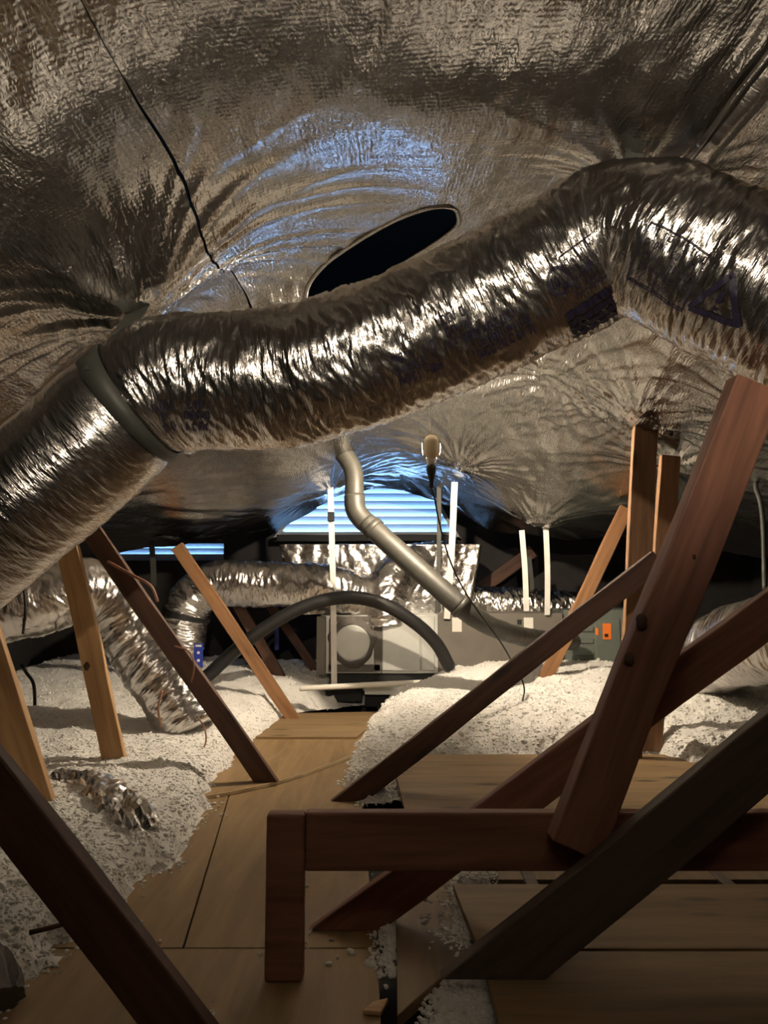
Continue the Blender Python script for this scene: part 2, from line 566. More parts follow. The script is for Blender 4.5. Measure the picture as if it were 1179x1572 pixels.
ceiling = empty('ceiling', (0, 0, EYE), kind='structure')
hole_px = [(468, 462), (474, 436), (498, 406), (535, 377), (580, 349), (630, 326), (672, 315), (695, 317), (704, 330), (700, 350),
           (672, 372), (630, 398), (590, 424), (545, 447), (500, 462)]
HOLE = np.array([ceil_hit(*p) for p in hole_px])


def inside(poly, x, y):
    poly = np.asarray(poly); r = np.zeros(np.shape(x), bool)
    n = len(poly)
    for i in range(n):
        x1, y1 = poly[i]; x2, y2 = poly[(i + 1) % n]
        if y1 == y2: continue
        c = ((y1 > y) != (y2 > y)) & (x < (x2 - x1) * (y - y1) / (y2 - y1) + x1)
        r ^= c
    return r


def poly_dist(poly, x, y):
    poly = np.asarray(poly); d = np.full(np.shape(x), 1e9)
    n = len(poly)
    for i in range(n):
        a = poly[i]; b_ = poly[(i + 1) % n]; ab = b_ - a
        t = np.clip(((x - a[0]) * ab[0] + (y - a[1]) * ab[1]) / (ab @ ab + 1e-12), 0, 1)
        d = np.minimum(d, np.hypot(x - a[0] - t * ab[0], y - a[1] - t * ab[1]))
    return d


def foil_sheet(x0, x1, y0, y1, step, off, hem=0.0, hole=None):
    nx, ny = int((x1 - x0) / step), int((y1 - y0) / step)
    X, Y = np.meshgrid(np.linspace(x0, x1, nx + 1), np.linspace(y0, y1, ny + 1), indexing='ij')
    # ragged hem at the far end
    t = np.clip((Y - (y1 - 0.5)) / 0.5, 0, 1)
    Y = Y + t * hem * (0.22 * noise3(X * 2.2, 0.3, 4.4) + 0.05 * noise3(X * 11, 0.7, 1.4))
    far_ = np.clip((Y - 3.15) / 0.15, 0, 1)
    X = np.where(np.abs(X - x0) < 1e-6, X - 0.03 * far_ * (x0 > -3), X)
    X = np.where(np.abs(X - x1) < 1e-6, X + 0.010 * np.clip(noise3(0.0, Y * 1.5, 3.3), -1, 0.4) * (1 - far_), X)
    Z = ceil_z(X, Y) + off * (1 - far_) + EYE
    Z = Z - hem * 0.045 * t ** 3 * (0.6 + 0.5 * noise3(X * 3, 0.1, 2.2))
    V = np.stack([X, Y, Z], -1).reshape(-1, 3)
    i, j = np.meshgrid(np.arange(nx), np.arange(ny), indexing='ij')
    a = (i * (ny + 1) + j).ravel()
    fq = np.stack([a, a + 1, a + ny + 2, a + ny + 1], 1)
    if hole is not None:
        c = V[fq].mean(1)
        fq = fq[~inside(hole, c[:, 0], c[:, 1])]
        used = np.unique(fq); mp = np.full(len(V), -1); mp[used] = np.arange(len(used))
        V = V[used]; fq = mp[fq]
    return mesh_np('foil_sheet', V, fq, M['roof_foil'], ceiling, True, V[:, :2])


foil_sheet(-3.1, -0.544, -1.8, 6.15, 0.0135, 0.004, hem=1.0)
foil_sheet(-0.5362, 0.822, -1.8, 6.10, 0.011, 0.0, hem=1.0, hole=HOLE)
foil_sheet(0.830, 3.3, -1.8, 6.15, 0.0145, 0.004, hem=1.0)
# tape folded along the seam
ys = np.linspace(-0.6, 2.25, 200)
for tw, tx, nm in ((0.060, 0.866, 'seam_tape'), (0.020, 0.818, 'seam_fold')):
    us = np.linspace(-1, 1, 7)
    U, YY = np.meshgrid(us, ys, indexing='ij')
    XX = tx + U * tw / 2 + 0.006 * noise3(YY * 3, 0.5, 1.0 + tx)
    ZZ = EYE + ceil_z(XX, YY) * 0.3 + 0.7 * ceil_z(np.full_like(XX, tx), YY) - 0.012 - 0.010 * (1 - U ** 2) + 0.002 * noise3(XX * 40, YY * 8, 2.0)
    i, j = np.meshgrid(np.arange(6), np.arange(199), indexing='ij'); a = (i * 200 + j).ravel()
    mesh_np(nm, np.stack([XX, YY, ZZ], -1).reshape(-1, 3), np.stack([a, a + 1, a + 201, a + 200], 1), M['duct_foil'], ceiling, True,
            np.stack([YY.ravel() * 0.3, XX.ravel()], 1))
# curled cut edge of the round vent hole
hp = HOLE[:, :]
hp3 = [Vector((a, b_, EYE + float(ceil_z(np.array(a), np.array(b_))) + 0.004)) for a, b_ in np.vstack([hp, hp[:1]])]
tube('hole_edge', hp3, 0.012, M['roof_foil'], ceiling, step=0.02, nseg=8)
# roof boards over the foil
nx, ny = 64, 92
X, Y = np.meshgrid(np.linspace(-3.2, 3.4, nx + 1), np.linspace(-1.95, 7.25, ny + 1), indexing='ij')
Zr = np.maximum(ceil_base(X, np.minimum(Y, 5.2)), 0.1) + 0.30 + EYE + np.clip(Y - 5.2, 0, 3) * -0.02
i, j = np.meshgrid(np.arange(nx), np.arange(ny), indexing='ij')
a = (i * (ny + 1) + j).ravel()
mesh_np('roof_deck', np.stack([X, Y, Zr], -1).reshape(-1, 3), np.stack([a, a + 1, a + ny + 2, a + ny + 1], 1), M['deck_dark'], ceiling)

# ------------------------------------------------------------------ floor and walls
floor = empty('floor', (0, 0, 0), kind='structure')
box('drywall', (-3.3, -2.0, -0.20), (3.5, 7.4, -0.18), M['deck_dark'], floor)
for k in range(12):
    x = -3.2 + 0.61 * k
    box('joist', (x - 0.019, -1.9, -0.18), (x + 0.019, 7.2, -0.016), M['wood_grey'], floor)
tag(box('wall_left', (-3.35, -2.05, -0.2), (-3.25, 7.4, 1.6), M['deck_dark']), kind='structure')
tag(box('wall_right', (3.42, -2.05, -0.2), (3.52, 7.4, 1.6), M['deck_dark']), kind='structure')
tag(box('wall_front', (-3.35, -2.15, -0.2), (3.52, -2.05, 2.9), M['deck_dark']), kind='structure')
# gable wall with its vent opening
VY = 7.2
vb, vt = EYE + 0.44, EYE + 1.02
vl0, vr0, vl1, vr1 = -1.02, 0.70, -0.62, 0.36
wb = bmesh.new()


def prism(bm, poly, y0, y1):
    a_ = [bm.verts.new((p[0], y0, p[1])) for p in poly]; b_ = [bm.verts.new((p[0], y1, p[1])) for p in poly]
    bm.faces.new(a_); bm.faces.new(b_[::-1])
    for i in range(len(poly)):
        j = (i + 1) % len(poly)
        bm.faces.new((a_[j], a_[i], b_[i], b_[j]))


ex0, ex1, ez0, ez1 = -2.62, -1.50, EYE + 0.24, EYE + 0.40
prism(wb, [(-3.35, -0.2), (3.52, -0.2), (3.52, ez0), (-3.35, ez0)], VY, VY + 0.08)
prism(wb, [(-3.35, ez0), (ex0, ez0), (ex0, ez1), (-3.35, ez1)], VY, VY + 0.08)
prism(wb, [(ex1, ez0), (3.52, ez0), (3.52, ez1), (ex1, ez1)], VY, VY + 0.08)
prism(wb, [(-3.35, ez1), (3.52, ez1), (3.52, vb), (-3.35, vb)], VY, VY + 0.08)
prism(wb, [(-3.35, vb), (vl0, vb), (vl1, vt), (vl1, 2.9), (-3.35, 2.9)], VY, VY + 0.08)
prism(wb, [(vr0, vb), (3.52, vb), (3.52, 2.9), (vr1, 2.9), (vr1, vt)], VY, VY + 0.08)
prism(wb, [(vl1, vt), (vr1, vt), (vr1, 2.9), (vl1, 2.9)], VY, VY + 0.08)
bmesh.ops.recalc_face_normals(wb, faces=wb.faces)
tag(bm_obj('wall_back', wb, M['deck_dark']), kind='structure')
vent = empty('gable_vent', (-0.15, VY, vb), 'louvred gable vent glowing blue with daylight behind the gas flue', 'vent')
for k in range(8):
    z = vb + 0.035 + k * 0.073
    t = (z - vb) / (vt - vb)
    xl, xr = vl0 + (vl1 - vl0) * t, vr0 + (vr1 - vr0) * t
    bm = bmesh.new()
    bm_box(bm, xr - xl, 0.085, 0.006, rot=Matrix.Rotation(math.radians(-51), 3, 'X'))
    bm_obj('slat', bm, M['louvre'], vent, Matrix.Translation(((xl + xr) / 2, VY + 0.04, z)))
ev = empty('eave_vent', ((ex0 + ex1) / 2, VY, ez0), 'low blue slatted vent glimpsed under the foil above the elbow duct', 'vent')
for k in range(3):
    bm = bmesh.new()
    bm_box(bm, ex1 - ex0, 0.075, 0.006, rot=Matrix.Rotation(math.radians(-51), 3, 'X'))
    bm_obj('slat', bm, M['louvre'], ev, Matrix.Translation(((ex0 + ex1) / 2, VY + 0.04, ez0 + 0.03 + 0.055 * k)))
fb = bmesh.new()
for p, q in (((vl0, vb), (vr0, vb)), ((vl0, vb), (vl1, vt)), ((vr0, vb), (vr1, vt)), ((vl1, vt), (vr1, vt))):
    d = Vector((q[0] - p[0], 0, q[1] - p[1])); L = d.length
    rot = Matrix.Rotation(-math.atan2(d.z, d.x), 3, 'Y')
    bm_box(fb, L + 0.04, 0.03, 0.035, ((p[0] + q[0]) / 2, VY - 0.012, (p[1] + q[1]) / 2), rot=rot)
bm_obj('frame', fb, M['louvre'], vent)

# ------------------------------------------------------------------ timbers
def beam(name, A, B, w, t, mat, parent=None, bevel=0.004, label=None, group='roof truss web timbers', roll=0.0, cat='timber', foot=None):
    A, B = Vector(A), Vector(B)
    X = (B - A); L = X.length; X.normalize()
    Yv = Vector((0, 1, 0)); Yv = (Yv - X * X.dot(Yv)).normalized()
    Zv = X.cross(Yv)
    R = Matrix((X, Yv, Zv)).transposed()
    if roll: R = R @ Matrix.Rotation(roll, 3, 'X')
    bm = bmesh.new()
    vs = bm_box(bm, L, t, w, bevel=bevel, seg=2)
    es = [e for e in bm.edges if abs((e.verts[0].co - e.verts[1].co).x) > L * 0.5]
    bmesh.ops.subdivide_edges(bm, edges=es, cuts=12)
    ph = random.random() * 100
    Mx = Matrix.Translation((A + B) / 2) @ R.to_4x4()
    for v in bm.verts:   # a little bow and wane, as sawn lumber has
        q = v.co.x / 0.35 + ph
        v.co.z += 0.0022 * math.sin(q * 1.7) + 0.0012 * math.sin(q * 4.1 + v.co.y * 80)
        v.co.y += 0.0014 * math.sin(q * 2.3 + 1)
    if foot is not None:      # bottom end sawn level with the surface it stands on
        inv = Mx.inverted()
        bmesh.ops.bisect_plane(bm, geom=bm.verts[:] + bm.edges[:] + bm.faces[:], plane_co=inv @ Vector((0, 0, foot)),
                               plane_no=(inv.to_3x3() @ Vector((0, 0, -1))).normalized(), clear_outer=True)
        be = [e for e in bm.edges if e.is_boundary]
        if be: bmesh.ops.holes_fill(bm, edges=be, sides=0)
    o = bm_obj(name, bm, mat, parent, Mx, smooth=False)
    if label: tag(o, label, cat, group)
    return o


def web(a_, b_, Y, w, t, mat, label, roll=0.0, Yb=None, name='truss_web', foot=None):
    A_, B_ = at(*a_, Y), at(*b_, Yb or Y)
    if foot is not None: A_ = A_ + (A_ - B_).normalized() * 0.35
    return beam(name, A_, B_, w, t, M[mat], label=label, roll=roll, foot=foot)


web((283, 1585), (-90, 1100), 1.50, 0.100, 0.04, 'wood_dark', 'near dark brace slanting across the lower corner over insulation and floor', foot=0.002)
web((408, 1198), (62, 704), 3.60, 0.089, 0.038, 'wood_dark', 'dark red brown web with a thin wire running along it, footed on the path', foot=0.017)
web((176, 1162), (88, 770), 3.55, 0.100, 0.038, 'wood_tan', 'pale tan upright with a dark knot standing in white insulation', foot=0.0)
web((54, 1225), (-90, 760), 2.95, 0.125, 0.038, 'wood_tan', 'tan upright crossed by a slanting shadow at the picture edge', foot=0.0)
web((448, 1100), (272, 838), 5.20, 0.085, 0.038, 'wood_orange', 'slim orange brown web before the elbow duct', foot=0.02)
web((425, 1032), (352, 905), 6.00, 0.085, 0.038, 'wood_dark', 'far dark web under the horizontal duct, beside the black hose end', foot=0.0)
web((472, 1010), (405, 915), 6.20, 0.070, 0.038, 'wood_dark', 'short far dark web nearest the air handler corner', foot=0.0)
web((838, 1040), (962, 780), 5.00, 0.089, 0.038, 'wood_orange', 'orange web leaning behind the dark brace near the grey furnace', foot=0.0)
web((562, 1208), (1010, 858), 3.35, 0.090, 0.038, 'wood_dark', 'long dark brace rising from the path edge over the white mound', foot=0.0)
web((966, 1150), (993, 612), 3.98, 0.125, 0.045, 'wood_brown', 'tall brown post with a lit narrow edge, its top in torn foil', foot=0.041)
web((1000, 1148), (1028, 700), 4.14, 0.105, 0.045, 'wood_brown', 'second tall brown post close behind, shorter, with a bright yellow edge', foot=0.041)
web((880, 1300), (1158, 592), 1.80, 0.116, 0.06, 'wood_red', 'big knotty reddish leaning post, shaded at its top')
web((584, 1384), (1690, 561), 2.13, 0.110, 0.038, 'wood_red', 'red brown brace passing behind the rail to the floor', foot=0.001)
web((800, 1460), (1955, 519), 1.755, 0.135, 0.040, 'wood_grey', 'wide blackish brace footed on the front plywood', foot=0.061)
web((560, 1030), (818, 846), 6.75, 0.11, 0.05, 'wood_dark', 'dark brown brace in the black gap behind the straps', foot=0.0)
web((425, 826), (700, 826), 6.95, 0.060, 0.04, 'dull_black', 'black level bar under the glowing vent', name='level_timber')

def knot(parent_name, px, py, Y, rx_, rz_, lab=None):
    o = next(x for x in bpy.data.objects if x.get('label', '').startswith(parent_name))
    p = at(px, py, Y)
    bm = bmesh.new(); bmesh.ops.create_uvsphere(bm, u_segments=18, v_segments=8, radius=1.0)
    for v in bm.verts: v.co = Vector((v.co.x * rx_ * (1 + 0.12 * math.sin(5 * v.co.z + px)), v.co.y * 0.004, v.co.z * rz_))
    bm_obj('knot', bm, M['knot'], o, Matrix.Translation(p), smooth=True)


M['knot'] = plain('knot', (0.055, 0.022, 0.013), 0.7, var=0.3, scale=60)
knot('pale tan upright', 133, 1023, 3.528, 0.013, 0.020)
knot('big knotty', 985, 955, 1.768, 0.014, 0.020)
knot('big knotty', 966, 1012, 1.768, 0.012, 0.015)
knot('big knotty', 1066, 855, 1.768, 0.004, 0.006)
rail_root = empty('timber_rail', at(437, 1470, 1.86), 'low red brown rail on a stubby post beside the plywood path', 'rail')
p0, p1 = at(410, 1248, 1.86), at(466, 1476, 1.86)
bm = bmesh.new(); bm_box(bm, p1.x - p0.x, 0.045, p0.z - 0.0, bevel=0.008, seg=3)
bm_obj('post', bm, M['wood_red'], rail_root, Matrix.Translation(((p0.x + p1.x) / 2, 1.868, p0.z / 2)))
za, zb_ = at(600, 1246, 1.87).z, at(600, 1336, 1.87).z
bm = bmesh.new(); bm_box(bm, 2.5 - p1.x, 0.040, za - zb_, bevel=0.006, seg=3)
bm_obj('rail', bm, M['wood_red'], rail_root, Matrix.Translation(((2.5 + p1.x) / 2, 1.880, (za + zb_) / 2)))

# ------------------------------------------------------------------ plywood on the joists
def sheet(pts, ztop, th, mat, label, name='plywood_sheet', warp=0.0, group='plywood sheets laid as the attic deck', zs=None):
    """pts: world xy outline"""
    pts = [Vector((p[0], p[1], 0)) for p in pts]
    c = sum(pts, Vector()) / len(pts)
    bm = bmesh.new()
    zs = zs or [ztop] * len(pts)
    t_ = [bm.verts.new((p.x - c.x, p.y - c.y, z - ztop)) for p, z in zip(pts, zs)]
    b_ = [bm.verts.new((p.x - c.x, p.y - c.y, z - ztop - th)) for p, z in zip(pts, zs)]
    ft = bm.faces.new(t_); fb_ = bm.faces.new(b_[::-1])
    for i in range(len(pts)):
        j = (i + 1) % len(pts)
        bm.faces.new((t_[j], t_[i], b_[i], b_[j]))
    bmesh.ops.triangulate(bm, faces=[ft, fb_])
    bmesh.ops.recalc_face_normals(bm, faces=bm.faces)
    bmesh.ops.bevel(bm, geom=[e for e in bm.edges if e.calc_face_angle(0) > 0.8], offset=0.0015, segments=1, affect='EDGES')
    o = bm_obj(name, bm, mat, None, Matrix.Translation((c.x, c.y, ztop)))
    return tag(o, label, 'plywood', group)


def fxy(px, py, z=0.0):
    p = fl(px, py, z); return (p.x, p.y)


far_edge = [fxy(300, 1224, 0.016), fxy(345, 1217, 0.016), fxy(390, 1208, 0.016), fxy(430, 1198, 0.016), fxy(470, 1186, 0.016), fxy(510, 1171, 0.016), fxy(548, 1155, 0.016)]
far_sheet = sheet(far_edge + [(0.06, 3.9), (0.06, 4.85), (-1.1, 4.85)], 0.016, 0.014, M['plywood'], 'far path plywood with a curved pale front edge')
ev_, ef_ = [], []
for q in far_edge:
    ev_ += [(q[0], q[1] - 0.0015, 0.0165), (q[0], q[1] - 0.0015, 0.002)]
for k in range(len(far_edge) - 1): ef_.append((2 * k, 2 * k + 1, 2 * k + 3, 2 * k + 2))
fe = mesh_np('sheet_edge', np.array(ev_), np.array(ef_), M['pale_edge'], far_sheet, False); fe['label'] = 'pale cut edge'  # strip coloured paler than the sheet, along its curved front edge
sm = fe.modifiers.new('t', 'SOLIDIFY'); sm.thickness = 0.003
sheet([(-0.50, 2.02), (-0.02, 2.02), fxy(556, 1240), (0.0, 4.2), (-0.76, 4.2)], 0.0, 0.015, M['plywood'], 'middle path plywood beside the stubby post, before the curved edge')
sheet([(-1.25, 2.02), (-0.505, 2.02), (-0.765, 4.2), (-1.25, 4.2)], 0.0, 0.015, M['plywood'],
      'path plywood partly buried under the insulation bank')
sheet([(-1.25, 0.6), (0.02, 0.6), (-0.015, 2.014), (-1.25, 2.014)], 0.0, 0.015, M['plywood'], 'near dim plywood under the camera')
sheet([fxy(392, 1131, 0.03), fxy(548, 1131, 0.03), fxy(592, 1092, 0.03), fxy(440, 1095, 0.03)], 0.03, 0.045, M['plywood_side'],
      'darker plank at the far end of the path before the snowy insulation', name='floor_plank')
sheet([fxy(622, 1246, 0.04), (2.6, fl(622, 1246, 0.04).y), (2.6, fl(600, 1158, 0.04).y), fxy(600, 1158, 0.04)], 0.04, 0.018, M['plywood_side'],
      'raised plywood deck behind the rail')
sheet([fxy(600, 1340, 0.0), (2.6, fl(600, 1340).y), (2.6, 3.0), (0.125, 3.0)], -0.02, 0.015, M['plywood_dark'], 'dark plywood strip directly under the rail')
sheet([fxy(735, 1456, 0.06), (2.6, fl(735, 1456, 0.06).y), (2.6, fl(695, 1357, 0.06).y), fxy(695, 1357, 0.06)], 0.06, 0.018, M['plywood_side'],
      'front plywood strip with dark knots below the rail')
sheet([fxy(775, 1600, 0.06), (2.6, fl(775, 1600, 0.06).y), (2.6, fl(737, 1460, 0.06).y), fxy(737, 1460, 0.06)], 0.06, 0.018, M['plywood_side'],
      'nearest plywood sheet, at the wide brace foot')
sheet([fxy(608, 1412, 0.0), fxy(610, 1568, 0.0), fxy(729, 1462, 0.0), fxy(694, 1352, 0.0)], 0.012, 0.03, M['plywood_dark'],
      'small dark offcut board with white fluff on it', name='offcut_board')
sheet([fxy(548, 1408, 0.0), fxy(590, 1428, 0.0), fxy(600, 1418, 0.0), fxy(562, 1400, 0.0)], 0.012, 0.012, M['wood_tan'],
      'small tan wood splinter at the brace foot', name='wood_chip', group='wood chips on the deck')
sheet([fxy(556, 1560, 0.0), fxy(585, 1562, 0.0), fxy(596, 1540, 0.0), fxy(572, 1546, 0.0)], 0.012, 0.010, M['wood_tan'],
      'yellowish wood chip on the near plywood', name='wood_chip', group='wood chips on the deck')

# ------------------------------------------------------------------ blown insulation
def clumps(pts, size, seed, sub=1):
    r = np.random.default_rng(seed)
    bm = bmesh.new(); bmesh.ops.create_icosphere(bm, subdivisions=sub, radius=1.0)
    bv = np.array([v.co[:] for v in bm.verts]); bf = np.array([[v.index for v in f.verts] for f in bm.faces]); bm.free()
    n = len(pts)
    s = size * np.exp(r.normal(0, 0.42, n))
    sc = np.stack([s * r.uniform(0.7, 1.5, n), s * r.uniform(0.7, 1.5, n), s * r.uniform(0.6, 1.1, n)], 1)
    v = bv[None] * (1 + 0.22 * r.normal(size=(n, len(bv), 1))) * sc[:, None, :]
    a_ = r.uniform(0, 6.28, n); ca, sa = np.cos(a_)[:, None], np.sin(a_)[:, None]
    v = np.stack([v[..., 0] * ca - v[..., 1] * sa, v[..., 0] * sa + v[..., 1] * ca, v[..., 2]], -1) + pts[:, None, :]
    f = bf[None] + (np.arange(n) * len(bv))[:, None, None]
    return v.reshape(-1, 3), f.reshape(-1, 3)


def insulation(poly, hfun, step, nclump, csize, label, seed, slope=2.2, edge_noise=0.05, z0=0.0):
    poly = np.array(poly, float)
    x0, y0 = poly.min(0) - 0.05; x1, y1 = poly.max(0) + 0.05
    nx, ny = int((x1 - x0) / step), int((y1 - y0) / step)
    X, Y = np.meshgrid(np.linspace(x0, x1, nx + 1), np.linspace(y0, y1, ny + 1), indexing='ij')

    def height(X, Y):
        ins = inside(poly, X, Y); d = poly_dist(poly, X, Y) * np.where(ins, 1, -1)
        d = d + edge_noise * (noise3(X * 6, Y * 6, seed) + 0.6 * noise3(X * 17, Y * 17, seed + 3.0))
        h0 = hfun(X, Y)
        h = h0 * (1 - np.exp(-np.clip(d, 0, None) * slope / np.maximum(h0, 0.03)))
        h = h + np.clip(d * 8, 0, 1) * (0.022 * fbm(X * 5, Y * 5, seed, 2) + 0.012 * (np.abs(noise3(X * 15, Y * 15, seed)) + 0.6 * np.abs(noise3(X * 34, Y * 34, seed + 5.0))))
        return h, d
    Hh, D = height(X, Y)
    V = np.stack([X, Y, z0 + np.maximum(Hh, -0.004)], -1).reshape(-1, 3)
    i, j = np.meshgrid(np.arange(nx), np.arange(ny), indexing='ij')
    a_ = (i * (ny + 1) + j).ravel()
    fq = np.stack([a_, a_ + ny + 1, a_ + ny + 2, a_ + 1], 1)
    keep = (D.reshape(-1)[fq].max(1) > 0)
    fq = fq[keep]
    tri = np.vstack([fq[:, [0, 1, 2]], fq[:, [0, 2, 3]]])
    r = np.random.default_rng(int(seed * 10))
    # clumps: thick along the rim and over the surface, thinning away with distance from the camera
    px_ = r.uniform(x0, x1, nclump * 9); py_ = r.uniform(y0, y1, nclump * 9)
    hh, dd = height(px_, py_)
    near = np.clip(2.6 / np.maximum(py_, 1.2), 0.15, 1.0) ** 1.5
    pr = np.where(dd > -0.035, near * np.where(dd < 0.12, 1.0, 0.62), 0) * np.where(dd < 0, 0.25, 1)
    ok = np.nonzero(r.uniform(size=len(pr)) < pr)[0][:nclump]
    pts = np.stack([px_[ok], py_[ok], z0 + np.maximum(hh[ok], 0.0) + 0.0002], 1)
    cv, cf = clumps(pts, csize, int(seed * 10) + 1, 0 if nclump > 3000 else 1)
    o = mesh_np('blown_insulation', np.vstack([V, cv]), np.vstack([tri, cf + len(V)]), M['white_insul'], None, True)
    return tag(o, label, 'insulation', kind='stuff')


left_poly = [fxy(598, 1078), fxy(450, 1094), fxy(418, 1120), fxy(398, 1134), fxy(362, 1166), fxy(332, 1196), fxy(324, 1220), fxy(300, 1272), fxy(272, 1328),
             fxy(200, 1366), fxy(150, 1402), fxy(104, 1444), fxy(62, 1490), fxy(30, 1538), (-1.05, 1.45), (-3.1, 1.45), (-3.1, 7.1), (-0.02, 7.1), (-0.02, 6.0)]
insulation(left_poly, lambda x, y: np.clip(0.09 + 0.012 * (y - 2) + 0.05 * np.clip(y - 4.2, 0, 3) + 0.03 * np.clip(-x - 0.8, 0, 1.2), 0.03, 0.34), 0.0125, 52000, 0.0040,
           'white loose insulation bank beside the path, under the two tan uprights', 1.7)
right_poly = [fxy(596, 1082), fxy(566, 1118), fxy(546, 1158), fxy(540, 1186), fxy(534, 1206), fxy(556, 1240), fxy(606, 1226), (0.10, 3.9), fxy(604, 1156, 0.04), fxy(1000, 1156, 0.04), fxy(1062, 1172, 0.04),
              (3.3, 3.9), (3.3, 7.1), (0.10, 7.1), (0.10, 5.6)]
insulation(right_poly, lambda x, y: np.clip(0.13 + 0.16 * np.clip(y - 4.0, 0, 1.4) + 0.03 * np.clip(x, 0, 1.4), 0.05, 0.35), 0.0125, 34000, 0.0046,
           'white loose insulation mound heaped before the furnace and the tall posts', 2.9, slope=1.6)
insulation([fxy(640, 1600), fxy(672, 1545), fxy(705, 1500), fxy(734, 1466), fxy(752, 1510), fxy(776, 1600)], lambda x, y: 0.03 + 0 * x, 0.008, 2900, 0.0042,
           'small drift of white insulation between the nearest plywood and the offcut board', 3.3, edge_noise=0.02, z0=-0.005)
insulation([fxy(566, 1400), fxy(600, 1375), fxy(640, 1365), fxy(688, 1342), fxy(745, 1333), fxy(750, 1356), fxy(694, 1360), fxy(640, 1388), fxy(606, 1412), fxy(604, 1492), fxy(590, 1480), fxy(590, 1440)],
           lambda x, y: 0.018 + 0 * x, 0.007, 2500, 0.0036, 'thin drift of insulation in the gap along the brace foot', 4.1, edge_noise=0.015)
insulation([fxy(690, 1372), fxy(704, 1366), fxy(731, 1452), fxy(716, 1478), fxy(700, 1450), fxy(694, 1410)], lambda x, y: 0.015 + 0 * x, 0.007, 1200, 0.0036,
           'insulation streak lying on the edge of the offcut board', 4.9, edge_noise=0.015, z0=0.010)
# loose flecks on the boards
fp = []
for (cx_, cy_, sx_, sy_, n_) in ((640, 1450, 60, 70, 60), (470, 1130, 60, 6, 30), (330, 1215, 20, 40, 50), (150, 1420, 60, 40, 40), (430, 1130, 40, 10, 30), (900, 1320, 150, 60, 22), (480, 1460, 90, 60, 20), (325, 1555, 5, 10, 6)):
    for _ in range(n_):
        q = fl(cx_ + random.gauss(0, sx_ * 0.6), cy_ + random.gauss(0, sy_ * 0.6))
        fp.append((q.x, q.y, 0.004 if q.x < 0.1 else 0.064))
cv, cf = clumps(np.array(fp), 0.0042, 77)
tag(mesh_np('insulation_flecks', cv, cf, M['white_insul']), 'white insulation flecks scattered over the plywood', 'insulation', kind='stuff')

# ------------------------------------------------------------------ flexible ducts
def crinkle(amp, fs, seed, lean=0.0, big=None):
    big = amp * 1.4 if big is None else big

    def f(s, th):
        c, sn = np.cos(th), np.sin(th)
        w = s + lean * sn + 0.02 * noise3(s * 5, c * 2, sn * 2 + seed)
        a_ = ridged(w * fs, c * 1.7 + seed, sn * 1.7, 2) * amp * 0.6
        b2 = noise3(w * fs * 0.42, c * 1.3 - seed, sn * 1.3) * big
        m_ = noise3(w * fs * 2.3, c * 4.5, sn * 4.5 + seed) * amp * 0.35
        d_ = ridged((w + 0.06 * c) * fs * 0.7, c * 2.6 - seed, sn * 2.6, 2) * amp * 0.5
        p_ = noise3(s * 7, c * 2.0 + seed, sn * 2.0) * amp * 1.1
        return a_ * 0.8 + b2 + m_ * 1.3 + d_ + p_
    return f


main_pts = [at(-720, 1260, 2.2), at(-330, 1050, 2.2), at(-150, 920, 2.25), at(0, 797, 2.26), at(130, 690, 2.26), at(205, 622, 2.25), at(262, 592, 2.24), at(380, 586, 2.22), at(500, 566, 2.20), at(620, 524, 2.18),
            at(740, 472, 2.15), at(850, 416, 2.10), at(930, 372, 2.04), at(968, 360, 2.00), at(1010, 372, 1.97), at(1090, 410, 1.92), at(1179, 450, 1.86), at(1300, 510, 1.80), at(1480, 600, 1.68), at(1720, 660, 1.38), at(2050, 740, 1.0), at(3000, 800, 0.6)]
mt = Tube(main_pts, 0.198, 0.0050, 150, crinkle(0.0062, 50, 1.3, 0.03, big=0.005), ref=(0, 0, 1.0))
# arc lengths of the two hangers
def s_near(T, p):
    d = np.linalg.norm(T.c - np.array(tuple(p)), axis=1); return float(T.s[np.argmin(d)])
S_STRAP = s_near(mt, at(205, 622, 2.25)); S_BEND = s_near(mt, at(962, 361, 2.0))
mt.rfun = lambda s: 1 - 0.10 * np.exp(-((s - S_STRAP) / 0.05) ** 2) - 0.07 * np.exp(-((s - S_BEND) / 0.045) ** 2) + 0.03 * np.exp(-((s - S_BEND - 0.4) / 0.3) ** 2)
_d0 = mt.disp
mt.disp = lambda s, th: _d0(s, th) * (0.45 + 0.55 * np.clip((s - S_STRAP) / 0.12, 0, 1))
main = mt.build('flexible_duct', M['duct_foil'], None)
tag(main, 'large silver foil flexible duct crossing overhead with purple print', 'duct', 'foil covered flexible ducts')


